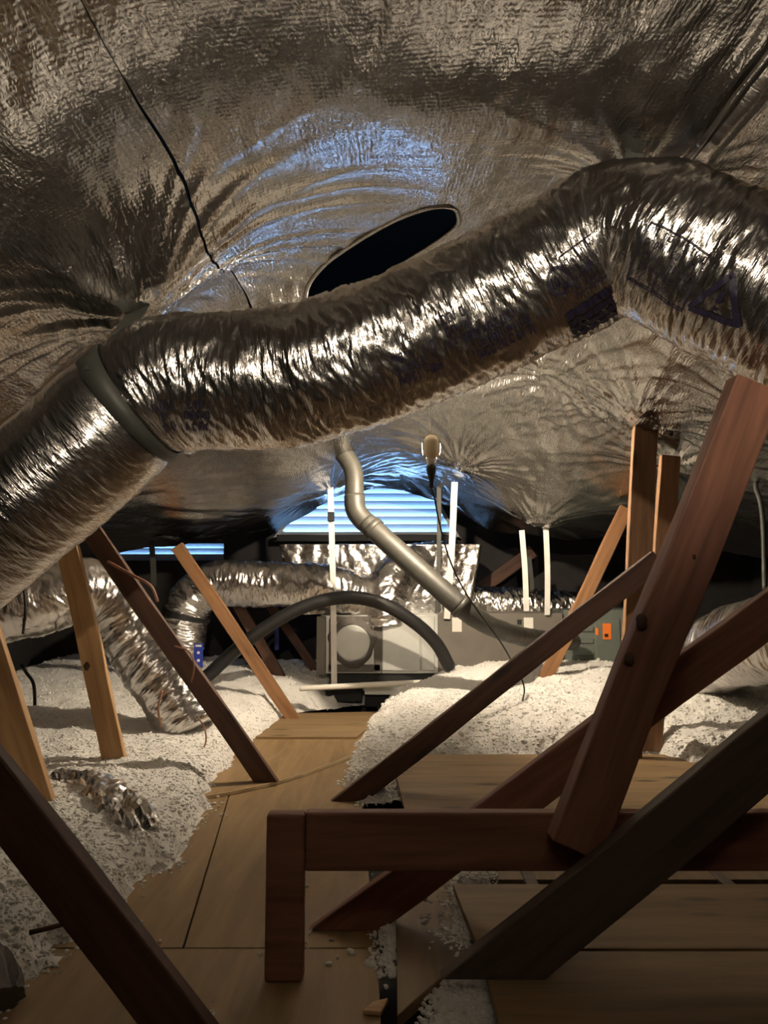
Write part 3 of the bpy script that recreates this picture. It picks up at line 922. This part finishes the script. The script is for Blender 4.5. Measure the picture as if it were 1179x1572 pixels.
# printing on the jacket: strokes laid on the duct surface
class Print:
    def __init__(self, T, s0, th0, rot=0.0):
        self.T, self.s0, self.th0, self.rot = T, s0, th0, rot
        self.v, self.f = [], []

    def stroke(self, pts, w):
        pts = [np.array(p, float) for p in pts]
        dense = []
        for a_, b_ in zip(pts[:-1], pts[1:]):
            n = max(1, int(np.linalg.norm(b_ - a_) / 0.004))
            for i in range(n): dense.append(a_ + (b_ - a_) * i / n)
        dense.append(pts[-1]); P = np.array(dense)
        T_ = np.gradient(P, axis=0); T_ /= np.linalg.norm(T_, axis=1)[:, None] + 1e-12
        N = np.stack([-T_[:, 1], T_[:, 0]], 1) * w / 2
        base = sum(len(x) for x in self.v)
        lay = np.stack([P - N, P, P + N], 1).reshape(-1, 2)
        self.v.append(lay)
        for i in range(len(P) - 1):
            for k in range(2):
                a_ = base + i * 3 + k
                self.f.append((a_, a_ + 1, a_ + 4, a_ + 3))

    def build(self, name, parent, label):
        L = np.vstack(self.v)
        c, s = math.cos(self.rot), math.sin(self.rot)
        x = L[:, 0] * c - L[:, 1] * s; y = L[:, 0] * s + L[:, 1] * c
        P = self.T.surf(self.s0 + x, self.th0 - y / self.T.r, 0.0042)
        o = mesh_np(name, P, np.array(self.f), M['ink'], parent, True)
        o['label'] = label
        return o


def circle(r, n=40, c=(0, 0)):
    return [(c[0] + r * math.cos(2 * math.pi * i / n), c[1] + r * math.sin(2 * math.pi * i / n)) for i in range(n + 1)]


def fine_text(pr, x0, y0, length, h, seed, w=0.0022):
    r = random.Random(seed); x = x0
    while x < x0 + length:
        if r.random() < 0.15: x += h * 0.8; continue
        k = r.choice('lcon')
        if k == 'l': pr.stroke([(x, y0), (x, y0 + h)], w)
        elif k == 'c': pr.stroke([(x + h * .5, y0 + h), (x, y0 + h), (x, y0), (x + h * .5, y0)], w)
        elif k == 'o': pr.stroke([(x, y0), (x + h * .5, y0), (x + h * .5, y0 + h), (x, y0 + h), (x, y0)], w)
        else: pr.stroke([(x, y0), (x, y0 + h), (x + h * .5, y0 + h * .9), (x + h * .5, y0)], w)
        x += h * 0.95


def th_for(py, T, px, Y):
    """surface angle that faces the camera for a picture point"""
    best, bs = None, 1e9
    for s in np.linspace(T.s[0], T.s[-1], 500):
        th = np.linspace(0.3, 2.9, 80)
        P = T.surf(np.full(80, s), th)
        d = P - np.array([0, 0, EYE])
        y_ = d[:, 1] * cp + d[:, 2] * sp_; z_ = -d[:, 1] * sp_ + d[:, 2] * cp
        e = (CX + F * d[:, 0] / y_ - px) ** 2 + (CY - F * z_ / y_ - py) ** 2
        # the near side only
        i = int(np.argmin(e))
        if e[i] < bs: bs, best = e[i], (float(s), float(th[i]))
    return best


s0, t0 = th_for(432, mt, 856, 2.0)
pr = Print(mt, s0, t0)
pr.stroke(circle(0.034), 0.0075)
pr.stroke([(-0.019, 0.016), (-0.019, -0.006), (-0.014, -0.013), (-0.007, -0.013), (-0.002, -0.006), (-0.002, 0.016)], 0.006)     # U
pr.stroke([(0.006, 0.010), (0.006, -0.018), (0.020, -0.018)], 0.006)                                                             # L
pr.build('printed_mark', main, 'purple UL letters in a ring')
s0, t0 = th_for(405, mt, 905, 2.0)
pr = Print(mt, s0, t0)
bx = [(-0.07, 0.055), (0.095, 0.055), (0.095, -0.055), (-0.07, -0.055), (-0.07, 0.055)]
pr.stroke(bx, 0.004); pr.stroke([(0.02, 0.055), (0.02, -0.055)], 0.003)
for k in range(4):
    fine_text(pr, 0.028, 0.030 - k * 0.024, 0.058, 0.012, 10 + k)
    fine_text(pr, -0.062, 0.030 - k * 0.024, 0.07, 0.012, 20 + k)
pr.stroke([(-0.02, -0.012), (0.0, -0.004), (0.014, 0.004)], 0.014)
pr.build('printed_box', main, 'purple boxed print')
s0, t0 = th_for(455, mt, 915, 2.0)
pr = Print(mt, s0, t0)
for k in range(4):
    pr.stroke([(-0.10, -0.003 - k * 0.030), (0.055, -0.003 - k * 0.030)], 0.020)
pr.build('printed_block', main, 'dark printed block beside the bend')
s0, t0 = th_for(400, mt, 1035, 1.95)
pr = Print(mt, s0, t0)
pr.stroke([(-0.10, 0.05), (0.075, 0.05), (0.075, -0.085), (-0.10, -0.085), (-0.10, 0.05)], 0.004)
for k in range(5):
    fine_text(pr, -0.09, 0.03 - k * 0.026, 0.155, 0.013, 40 + k)
pr.build('printed_box', main, 'boxed purple print past the bend')
s0, t0 = th_for(462, mt, 1108, 1.9)
pr = Print(mt, s0, t0)
pr.stroke([(-0.056, -0.042), (0.056, -0.042), (0.0, 0.056), (-0.056, -0.042)], 0.014)
pr.stroke([(0, 0.018), (0, -0.010)], 0.012); pr.stroke([(0, -0.022), (0, -0.028)], 0.012)
pr.build('printed_triangle', main, 'purple warning triangle')
for (px_, py_, seed_, ln_) in ((710, 500, 61, 0.09), (770, 510, 62, 0.16), (640, 560, 63, 0.12), (250, 640, 64, 0.06), (300, 640, 66, 0.06)):
    s0, t0 = th_for(py_, mt, px_, 2.2)
    pr = Print(mt, s0, t0)
    for k in range(3):
        fine_text(pr, -ln_ / 2, 0.025 - k * 0.032, ln_, 0.020, seed_ + 100 * k, 0.005)
    pr.build('printed_lines', main, 'faint purple printed lines')

# hanger at the left bend: band round the duct and a strap up to the gathered foil
hs = empty('hanging_strap', at(195, 640, 2.05), 'dark grey strap looped round the big duct at its bend', 'strap', 'duct hanger straps')
th = np.linspace(0, 2 * math.pi, 80)
bv, bf = [], []
for i, t_ in enumerate(th):
    for sx_ in (-0.030, 0.030):
        ss_ = S_STRAP + sx_ + 0.03 * math.sin(t_) * 0
        bv.append(mt.surf(np.array(ss_), np.array(t_), 0.010))
for i in range(len(th) - 1):
    bf.append((2 * i, 2 * i + 1, 2 * i + 3, 2 * i + 2))
band = mesh_np('strap_band', np.array(bv), np.array(bf), M['grey_strap'], hs, True)
sm = band.modifiers.new('t', 'SOLIDIFY'); sm.thickness = 0.003; sm.offset = 1


def ribbon(name, pts, w, mat, parent=None, th=0.003, side=(1, 0, 0), step=0.03):
    Q, s = catmull(pts, step)
    v, f = [], []
    T_ = np.gradient(Q, axis=0); T_ /= np.linalg.norm(T_, axis=1)[:, None]
    sd = np.array(side, float)
    for i in range(len(Q)):
        u = sd - T_[i] * (sd @ T_[i]); u /= np.linalg.norm(u)
        n = np.cross(T_[i], u)
        for a_, b_ in ((-1, -1), (1, -1), (1, 1), (-1, 1)):
            v.append(Q[i] + u * a_ * w / 2 + n * b_ * th / 2)
    for i in range(len(Q) - 1):
        for k in range(4):
            k2 = (k + 1) % 4
            f.append((4 * i + k, 4 * i + k2, 4 * i + 4 + k2, 4 * i + 4 + k))
    f.append((0, 3, 2, 1)); e = 4 * (len(Q) - 1); f.append((e, e + 1, e + 2, e + 3))
    return mesh_np(name, np.array(v), np.array(f), mat, parent, False)


c0 = mt.surf(np.array(S_STRAP), np.array(1.2), 0.012)
ribbon('strap_tail', [Vector(c0), Vector(c0).lerp(at(222, 480, 2.28), 0.5) + Vector((-0.01, 0, 0)), at(224, 458, 2.32)], 0.055, M['grey_strap'], hs)
pb = mt.surf(np.array(S_BEND), np.array(0.0), 0.0)
ribbon('hanging_strap', [Vector(pb), Vector(pb) + Vector((0.02, 0.02, 0.08)), Vector((float(pb[0]) + 0.03, float(pb[1]) + 0.05, EYE + float(ceil_z(np.array(pb[0] + .03), np.array(pb[1] + .05)))))], 0.05, M['grey_strap'])
tag(bpy.data.objects['hanging_strap.001'] if 'hanging_strap.001' in bpy.data.objects else hs, 'short dark strap holding the big duct bend to the roof foil', 'strap', 'duct hanger straps')


def duct(pts, r, label, seed, amp=0.006, fs=52, ref=None, step=0.0065, nseg=90, mat='duct_foil'):
    t_ = Tube(pts, r, step, nseg, crinkle(amp, fs, seed), ref=ref)
    o = t_.build('flexible_duct', M[mat])
    return tag(o, label, 'duct', 'foil covered flexible ducts'), t_


duct([at(-250, 975, 4.0), at(-60, 945, 4.05), at(60, 925, 4.15), at(120, 905, 4.25), at(168, 925, 4.35), at(210, 985, 4.35), at(255, 1050, 4.3), at(300, 1120, 4.25)], 0.170,
     'silver duct bending down into insulation behind the tan upright', 5.1, 0.008)
d3, t3 = duct([at(272, 1050, 5.75), at(277, 990, 5.75), at(290, 930, 5.75), at(325, 898, 5.75), at(380, 896, 5.75), at(450, 898, 5.75), at(520, 905, 5.8), at(570, 925, 5.95)], 0.165,
              'far silver elbow duct running level to the air handler', 6.7, 0.007)
sb = s_near(t3, at(283, 945, 5.75))
bv = []
for t_ in th:
    for sx_ in (-0.022, 0.022): bv.append(t3.surf(np.array(sb + sx_), np.array(t_), 0.008))
tag(mesh_np('duct_band', np.array(bv), np.array(bf), M['black_rubber']), 'black band clamped round the far elbow duct', 'strap', 'duct hanger straps')
duct([at(592, 960, 5.85), at(590, 930, 5.85), at(598, 895, 5.9), at(630, 868, 6.1), at(690, 860, 6.4)], 0.155, 'short silver elbow duct rising from the air handler top', 8.2, 0.007)
duct([at(690, 925, 6.35), at(760, 928, 6.3), at(840, 934, 6.3), at(930, 936, 6.4)], 0.135, 'far dark silver duct behind the paired straps', 9.4, 0.010)
duct([at(1062, 1045, 4.9), at(1100, 1005, 4.55), at(1160, 985, 4.1), at(1260, 975, 3.6), at(1420, 985, 3.1), at(1640, 1010, 2.7), at(1950, 1060, 2.4)], 0.215, 'silver duct half buried in insulation behind the red brace', 10.6, 0.007)

# ------------------------------------------------------------------ air handler
AY = 5.75
ah = empty('air_handler', at(760, 1060, AY), 'long horizontal air handler and furnace cabinet in silver and taupe', 'air handler')
A = lambda px, py, Y=AY: at(px, py, Y)


def front_box(name, px0, py0, px1, py1, depth, mat, parent, Y=AY, bevel=0.006):
    p, q = A(px0, py0, Y), A(px1, py1, Y)
    return box(name, (p.x, Y, q.z), (q.x, Y + depth, p.z), mat, parent, bevel)


front_box('return_box', 492, 944, 586, 1034, 0.55, M['steel'], ah)
front_box('end_flange', 486, 946, 500, 1036, 0.04, M['taupe'], ah, Y=AY - 0.02)
front_box('cabinet', 586, 943, 690, 1034, 0.55, M['panel'], ah, Y=AY + 0.01)
front_box('access_panel', 587, 946, 645, 1030, 0.02, M['panel'], ah, Y=AY - 0.012)
front_box('narrow_panel', 646, 946, 668, 1030, 0.02, M['panel'], ah, Y=AY - 0.010)
front_box('coil_cabinet', 672, 941, 866, 1041, 0.56, M['taupe'], ah, Y=AY - 0.006)
front_box('furnace_cabinet', 866, 936, 1056, 1044, 0.55, M['green_grey'], ah, Y=AY - 0.002)
for k in range(4):
    front_box('louvre', 884, 962 + k * 18, 912, 970 + k * 18, 0.02, M['green_grey'], ah, Y=AY - 0.015)
front_box('furnace_door', 914, 950, 955, 1040, 0.02, M['green_grey'], ah, Y=AY - 0.012)
front_box('orange_sticker', 925, 957, 939, 982, 0.003, M['orange_sticker'], ah, Y=AY - 0.017)['label'] = 'large orange warning sticker'
front_box('orange_sticker', 914, 964, 919, 975, 0.003, M['orange_sticker'], ah, Y=AY - 0.017)['label'] = 'small orange sticker'
front_box('black_print', 928, 973, 934, 978, 0.002, M['dull_black'], ah, Y=AY - 0.019)
front_box('white_label', 694, 948, 709, 970, 0.003, M['label_white'], ah, Y=AY - 0.010)
front_box('white_label', 804, 948, 819, 969, 0.003, M['label_white'], ah, Y=AY - 0.010)
front_box('black_outline', 794, 951, 801, 959, 0.003, M['dull_black'], ah, Y=AY - 0.010)
# round collar with brushed mastic
c = A(541, 986)
px2m = AY / F
bm = bmesh.new()
n = 48
ro = [bm.verts.new((c.x + (36 + 2.5 * math.sin(3 * t_) + 1.5 * math.sin(7 * t_)) * px2m * math.cos(t_), AY - 0.008, c.z + (38 + 2 * math.sin(4 * t_ + 1)) * px2m * math.sin(t_))) for t_ in np.linspace(0, 2 * math.pi, n, endpoint=False)]
ri = [bm.verts.new((c.x + (27 + 0.8 * math.sin(5 * t_)) * px2m * math.cos(t_), AY - 0.020, c.z + (28 + 0.8 * math.sin(6 * t_)) * px2m * math.sin(t_))) for t_ in np.linspace(0, 2 * math.pi, n, endpoint=False)]
rb = [bm.verts.new((v.co.x, AY + 0.01, v.co.z)) for v in ro]
for i in range(n):
    j = (i + 1) % n
    bm.faces.new((ro[i], ro[j], ri[j], ri[i])); bm.faces.new((ro[j], ro[i], rb[i], rb[j]))
bmesh.ops.recalc_face_normals(bm, faces=bm.faces)
bm_obj('mastic_ring', bm, M['mastic'], ah, smooth=True)['label'] = 'brushed grey sealant ring'
bm = bmesh.new()
bmesh.ops.create_cone(bm, segments=40, radius1=27.5 * px2m, radius2=26 * px2m, depth=0.03, cap_ends=True)
bmesh.ops.bevel(bm, geom=[e for e in bm.edges if e.calc_face_angle(0) > 0.8], offset=0.006, segments=2, affect='EDGES')
bm_obj('round_cap', bm, M['panel'], ah, Matrix.Translation((c.x, AY - 0.012, c.z)) @ Matrix.Rotation(math.radians(90), 4, 'X'))['label'] = 'round silver blanked collar'
for (a0, a1, b0, b1) in ((506, 946, 580, 955), (504, 1020, 584, 1032), (574, 948, 588, 1030), (505, 950, 516, 1028)):
    front_box('mastic_smear', a0, a1, b0, b1, 0.008, M['mastic'], ah, Y=AY - 0.005, bevel=0.003)
front_box('plinth', 505, 1034, 690, 1052, 0.5, M['dull_black'], ah, Y=AY + 0.03)
front_box('drain_pan', 560, 1050, 720, 1067, 0.55, M['panel'], ah, Y=AY - 0.03)
front_box('support', 500, 1052, 556, 1078, 0.45, M['dull_black'], ah, Y=AY + 0.08)
front_box('support', 560, 1067, 700, 1086, 0.45, M['dull_black'], ah, Y=AY + 0.08)
front_box('support', 720, 1044, 1040, 1086, 0.45, M['dull_black'], ah, Y=AY + 0.08)


# crinkled foil plenum behind and above it
def crumple_box(name, lo, hi, amp, seed, mat, label, cat, flare=0.0):
    bm = bmesh.new()
    lo, hi = Vector(lo), Vector(hi); s = hi - lo; cc = (lo + hi) / 2
    bm_box(bm, s.x, s.y, s.z)
    bmesh.ops.subdivide_edges(bm, edges=bm.edges[:], cuts=70, use_grid_fill=True)
    co = np.array([v.co[:] for v in bm.verts])
    w = co / 0.06
    dx = ridged(w[:, 0] * 1.3, w[:, 1], w[:, 2] * 0.25 + seed, 3); dy = ridged(w[:, 0] * 1.5, w[:, 1] + 9, w[:, 2] * 0.22 + seed, 3)
    co[:, 0] += amp * dx * 0.6; co[:, 1] += amp * dy; co[:, 2] += amp * dx * 0.4
    co[:, 0] *= 1 + flare * (0.5 - co[:, 2] / s.z)
    for v, p in zip(bm.verts, co): v.co = p
    uvl = bm.loops.layers.uv.new('UVMap')
    for f in bm.faces:
        for l in f.loops: l[uvl].uv = (l.vert.co.x + l.vert.co.y, l.vert.co.z)
    o = bm_obj(name, bm, mat, None, Matrix.Translation(cc), smooth=True)
    return tag(o, label, cat)


p, q = A(428, 836, 6.05), A(740, 944, 6.05)
crumple_box('foil_plenum', (p.x, 6.05, q.z), (q.x, 6.55, p.z), 0.012, 3.0, M['crumple_foil'], 'crinkled foil wrapped plenum box behind the air handler', 'plenum', flare=-0.12)

# black refrigerant line
tube('insulated_hose', [at(316, 1040, 5.30), at(360, 1000, 5.3), at(410, 962, 5.3), at(470, 930, 5.3), at(530, 917, 5.3), at(585, 926, 5.32), at(638, 957, 5.38), at(670, 988, 5.45), at(690, 1024, 5.55)],
     0.046, M['black_rubber'], step=0.03, nseg=16)
tag(bpy.data.objects['insulated_hose'], 'thick black insulated hose arching before the air handler', 'hose')
tube('cable', [at(432, 950, 6.4), at(400, 980, 6.4), at(372, 1038, 6.3)], 0.012, M['black_rubber'], nseg=8)
tag(bpy.data.objects['cable'], 'thin dark rod under the black hose behind the slim orange web', 'cable', 'loose attic wires')

# grey gas flue
flue = empty('flue_pipe', at(545, 760, 4.85), 'grey metal flue pipe dropping diagonally across the vent', 'pipe')
tube('elbow', [at(505, 682, 4.95), at(528, 698, 4.9), at(542, 722, 4.87), at(544, 750, 4.85), at(544, 766, 4.85)], 0.060, M['galv'], flue, nseg=24)
tube('joint', [at(544, 760, 4.85), at(546, 782, 4.84), at(556, 797, 4.83), at(566, 806, 4.82)], 0.066, M['galv'], flue, nseg=24)
tube('straight_pipe', [at(562, 802, 4.82), at(640, 872, 4.70), at(708, 932, 4.60)], 0.066, M['galv'], flue, nseg=24)
tube('collar', [at(570, 809, 4.81), at(577, 815, 4.80)], 0.073, M['galv'], flue, nseg=24)
tube('collar', [at(704, 928, 4.60), at(711, 934, 4.60)], 0.073, M['galv'], flue, nseg=24)
lt = Tube([at(706, 930, 4.60), at(735, 952, 4.65), at(775, 970, 4.8), at(820, 980, 5.1), at(880, 985, 5.6)], 0.058, 0.01, 24, crinkle(0.003, 26, 2.0))
lt.build('taped_end', M['galv'], flue)
# hanging straps
def strap(a_, b_, Y, w, mat, label, Yb=None):
    pa, pb_ = at(*a_, Y), at(*b_, Yb or Y)
    mid = (pa + pb_) / 2 + Vector((0.006, -0.004, 0))
    o = ribbon('hanging_strap', [pa, mid, pb_], w, mat, None, 0.003)
    return tag(o, label, 'strap', 'metal straps hanging from the roof')


s1 = strap((507, 740), (513, 1050), 5.55, 0.042, M['white_strap'], 'white strap crossing the round collar, black clip near its top', 5.68)
strap((698, 740), (686, 950), 5.50, 0.046, M['white_strap'], 'white strap hanging beside the lamp cord', 5.72)
strap((674, 742), (671, 945), 5.90, 0.034, M['grey_strap'], 'dull grey strap just beside the white one near the lamp cord')
strap((801, 814), (808, 938), 5.60, 0.040, M['white_strap'], 'white strap of the pair, before the far dark duct', 5.72)
strap((838, 810), (840, 944), 5.55, 0.040, M['white_strap'], 'white strap of the pair, closer to the orange web', 5.72)
strap((812, 855), (818, 935), 6.30, 0.036, M['grey_strap'], 'dull strap partly hidden in the pair of white straps')
strap((233, 838), (236, 900), 6.2, 0.045, M['grey_strap'], 'grey strap above the elbow duct')
p, q = at(503, 786, 5.55), at(513, 800, 5.55)
box('strap_clip', (p.x, 5.54, q.z), (q.x, 5.58, p.z), M['dull_black'], s1)['label'] = 'black clip'

# white condensate pipe
dp = empty('drain_pipe', at(745, 1044, 5.5), 'thin white plastic drain pipe along the air handler base', 'pipe')
tube('pipe_run', [at(460, 1057, 5.52), at(600, 1050, 5.5), at(748, 1044, 5.5)], 0.020, M['pvc'], dp, nseg=12)
tube('riser', [at(742, 1048, 5.5), at(742, 1018, 5.5)], 0.014, M['pvc'], dp, nseg=12)
tube('coupling', [at(652, 1048, 5.5), at(664, 1047.5, 5.5)], 0.024, M['pvc'], dp, nseg=12)
tube('coupling', [at(736, 1045, 5.5), at(750, 1044, 5.5)], 0.024, M['pvc'], dp, nseg=12)

# insulation depth rulers
for (px0, py0, px1, py1, Y_, lab, dots) in ((298, 988, 311, 1024, 5.3, 'blue depth ruler with white marks by the dark web', True), (422, 964, 428, 998, 6.3, 'narrow blue depth ruler far under the level duct', False)):
    r_ = empty('depth_ruler', at((px0 + px1) / 2, py1, Y_), lab, 'ruler', 'insulation depth rulers')
    front_box('card', px0, py0, px1, py1, 0.006, M['blue_plastic'], r_, Y=Y_, bevel=0.001)
    if dots:
        for yy in (1000, 1012):
            front_box('white_mark', 302.5, yy, 306.5, yy + 4, 0.002, M['label_white'], r_, Y=Y_ - 0.002, bevel=0.0005)
        front_box('white_mark', 300, 990, 309, 993, 0.002, M['label_white'], r_, Y=Y_ - 0.002, bevel=0.0005)

# electrical box and its wiring
eb = empty('electrical_box', at(1043, 985, 5.0), 'small pale grey electrical box with loose wires behind the leaning post', 'electrical box')
front_box('box_body', 1034, 948, 1052, 985, 0.08, M['panel'], eb, Y=5.0)
front_box('box_cover', 1036, 951, 1050, 968, 0.01, M['panel'], eb, Y=4.992)
for k in range(4):
    tube('wire', [at(1040 + 3 * k, 985, 4.99), at(1036 + 5 * k, 1000, 4.97), at(1028 + 4 * k, 1012, 4.98), at(1022 + 7 * k, 1026, 5.0)], 0.006, M['black_rubber' if k % 2 else 'pvc'], eb, nseg=6)

# ------------------------------------------------------------------ hanging work lamp
lp = empty('work_lamp', LAMP_POS, 'hanging trouble lamp with cream guard and black handle on a cord', 'lamp')
lx, ly, lz = LAMP_POS
bm = bmesh.new(); bmesh.ops.create_uvsphere(bm, u_segments=24, v_segments=14, radius=0.022)
for v in bm.verts: v.co.z *= 1.25
bm_obj('bulb', bm, M['bulb'], lp, Matrix.Translation((lx, ly + 0.012, lz)), smooth=True)
# half-round metal guard on the near side, domed at the top
v, f = [], []
na, nz = 28, 22
prof = []
for k in range(nz + 1):
    t_ = k / nz
    z = -0.075 + 0.135 * t_
    rr = 0.050
    if z < -0.045: rr = 0.050 - 0.022 * ((-0.045 - z) / 0.03) ** 1.3
    if z > 0.015: rr = 0.050 * math.sqrt(max(0.0, 1 - ((z - 0.015) / 0.0455) ** 2))
    prof.append((z, max(rr, 0.004)))
for z, rr in prof:
    for i in range(na + 1):
        a_ = math.radians(270 - 52) + math.radians(104) * i / na
        v.append((lx + rr * math.cos(a_), ly + rr * math.sin(a_), lz + z))
for k in range(nz):
    for i in range(na):
        a_ = k * (na + 1) + i
        f.append((a_, a_ + 1, a_ + na + 2, a_ + na + 1))
g = mesh_np('guard', np.array(v), np.array(f), M['cream_metal'], lp, True)
sm = g.modifiers.new('t', 'SOLIDIFY'); sm.thickness = 0.0016
for sx_ in (-1, 1):
    tube('guard_rim', [Vector((lx + sx_ * 0.049, ly - 0.006, lz - 0.055)), Vector((lx + sx_ * 0.052, ly - 0.004, lz - 0.02)), Vector((lx + sx_ * 0.052, ly - 0.004, lz + 0.012))], 0.0035, M['dull_black'], lp, nseg=8)


def lathe(name, prof, loc, mat, parent, n=24):
    v, f = [], []
    for r_, z in prof:
        for i in range(n):
            a_ = 2 * math.pi * i / n
            v.append((loc[0] + r_ * math.cos(a_), loc[1] + r_ * math.sin(a_), loc[2] + z))
    for k in range(len(prof) - 1):
        for i in range(n):
            j = (i + 1) % n
            f.append((k * n + i, k * n + j, (k + 1) * n + j, (k + 1) * n + i))
    return mesh_np(name, np.array(v), np.array(f), mat, parent, True)


lathe('socket', [(0.0, -0.110), (0.020, -0.110), (0.022, -0.095), (0.030, -0.078), (0.030, -0.066), (0.020, -0.060), (0, -0.060)], LAMP_POS, M['label_white'], lp)
lathe('handle', [(0, -0.235), (0.012, -0.235), (0.014, -0.225), (0.014, -0.190), (0.020, -0.165), (0.027, -0.140), (0.027, -0.118), (0.021, -0.104), (0, -0.102)], LAMP_POS, M['black_rubber'], lp)
cz = EYE + float(ceil_z(np.array(lx), np.array(ly)))
tube('hook', [Vector((lx, ly - 0.012, lz + 0.058)), Vector((lx + 0.004, ly - 0.012, lz + 0.085)), Vector((lx - 0.004, ly, lz + 0.12)), Vector((lx, ly, cz))], 0.004, M['steel'], lp, nseg=8)
cord = [Vector((lx, ly, lz - 0.232)), at(666, 760, 4.16), at(674, 800, 4.18), at(690, 858, 4.22), at(712, 905, 4.28), at(742, 950, 4.35), at(768, 985, 4.42), at(784, 1012, 4.5), at(800, 1040, 4.6), at(805, 1060, 4.6), at(798, 1088, 4.55)]
tube('cord', cord, 0.0045, M['black_rubber'], lp, nseg=8)

# ------------------------------------------------------------------ wires, scraps
def wire(pts, r, mat, label):
    o = tube('wire', pts, r, mat, None, step=0.02, nseg=8)
    return tag(o, label, 'wire', 'loose attic wires')


wire([at(165, 862, 3.56), at(205, 884, 3.55), at(232, 900, 3.55), at(242, 924, 3.56)], 0.007, M['wire_red'], 'reddish wire looped over the dark web')
wire([at(268, 992, 3.56), at(290, 1000, 3.55), at(298, 1020, 3.55), at(294, 1048, 3.56)], 0.004, M['wire_red'], 'thin wire curve on the middle of the dark web')
wire([at(249, 1060, 4.0), at(243, 1085, 4.0), at(247, 1116, 4.0)], 0.006, M['wire_red'], 'short reddish wire end before the bending duct')
wire([at(302, 1098, 3.9), at(314, 1118, 3.9), at(316, 1140, 3.9), at(308, 1156, 3.88)], 0.004, M['wire_red'], 'thin looped wire sticking out of the insulation')
wire([at(37, 905, 3.955), at(39, 940, 3.96), at(35, 973, 3.98)], 0.007, M['black_rubber'], 'dark wire dangling in front of the silver duct')
wire([at(33, 1020, 4.5), at(40, 1032, 4.5), at(50, 1046, 4.55), at(54, 1092, 4.75)], 0.010, M['black_rubber'], 'dark wire stub by the shadowed upright')
CX_, CYY_ = ceil_hit(1160, 742)
_q = at(1160, 740, CYY_ + 0.02)
wire([Vector((_q.x, _q.y, EYE + float(ceil_z(np.array(_q.x), np.array(_q.y))) + 0.02)), at(1161, 752, CYY_), at(1166, 765, CYY_ - 0.02), at(1171, 800, CYY_ - 0.03), at(1173, 860, CYY_ - 0.05), at(1174, 905, CYY_ - 0.1)], 0.014, M['grey_strap'], 'grey cable dangling in front of crinkled foil')
tube('twig', [at(45, 1432, 1.85), at(85, 1422, 1.87), at(118, 1412, 1.9)], 0.006, M['wood_dark'], nseg=6)
tag(bpy.data.objects['twig'], 'dark splinter on the insulation beside the near brace', 'stick', 'wood splinters')


def scrap(name, pts_px, w, label, seed, amp=0.02, mat='crumple_foil', half=math.pi):
    """a crumpled foil sleeve lying half buried"""
    Tt = Tube(pts_px, w, 0.016, 30, lambda s, t_: amp * ridged(s * 9, np.cos(t_) * 1.6 + seed, np.sin(t_) * 1.6, 3) * 0.7)
    o = Tt.build(name, M[mat])
    o.data.polygons.foreach_set('use_smooth', np.zeros(len(o.data.polygons), bool))
    return tag(o, label, 'foil')


q0 = [fl(92, 1212, 0.07), fl(140, 1216, 0.09), fl(180, 1240, 0.10), fl(208, 1268, 0.09), fl(222, 1292, 0.05)]
scrap('foil_scrap', q0, 0.055, 'crumpled silver foil sleeve lying in the insulation by the near brace', 5.0, 0.028)
scrap('foil_scrap', [fl(-40, 1462, 0.06), fl(0, 1492, 0.06), fl(8, 1535, 0.03)], 0.032, 'dull grey wrapping end in the bottom corner', 8.0, 0.01, mat='mastic')
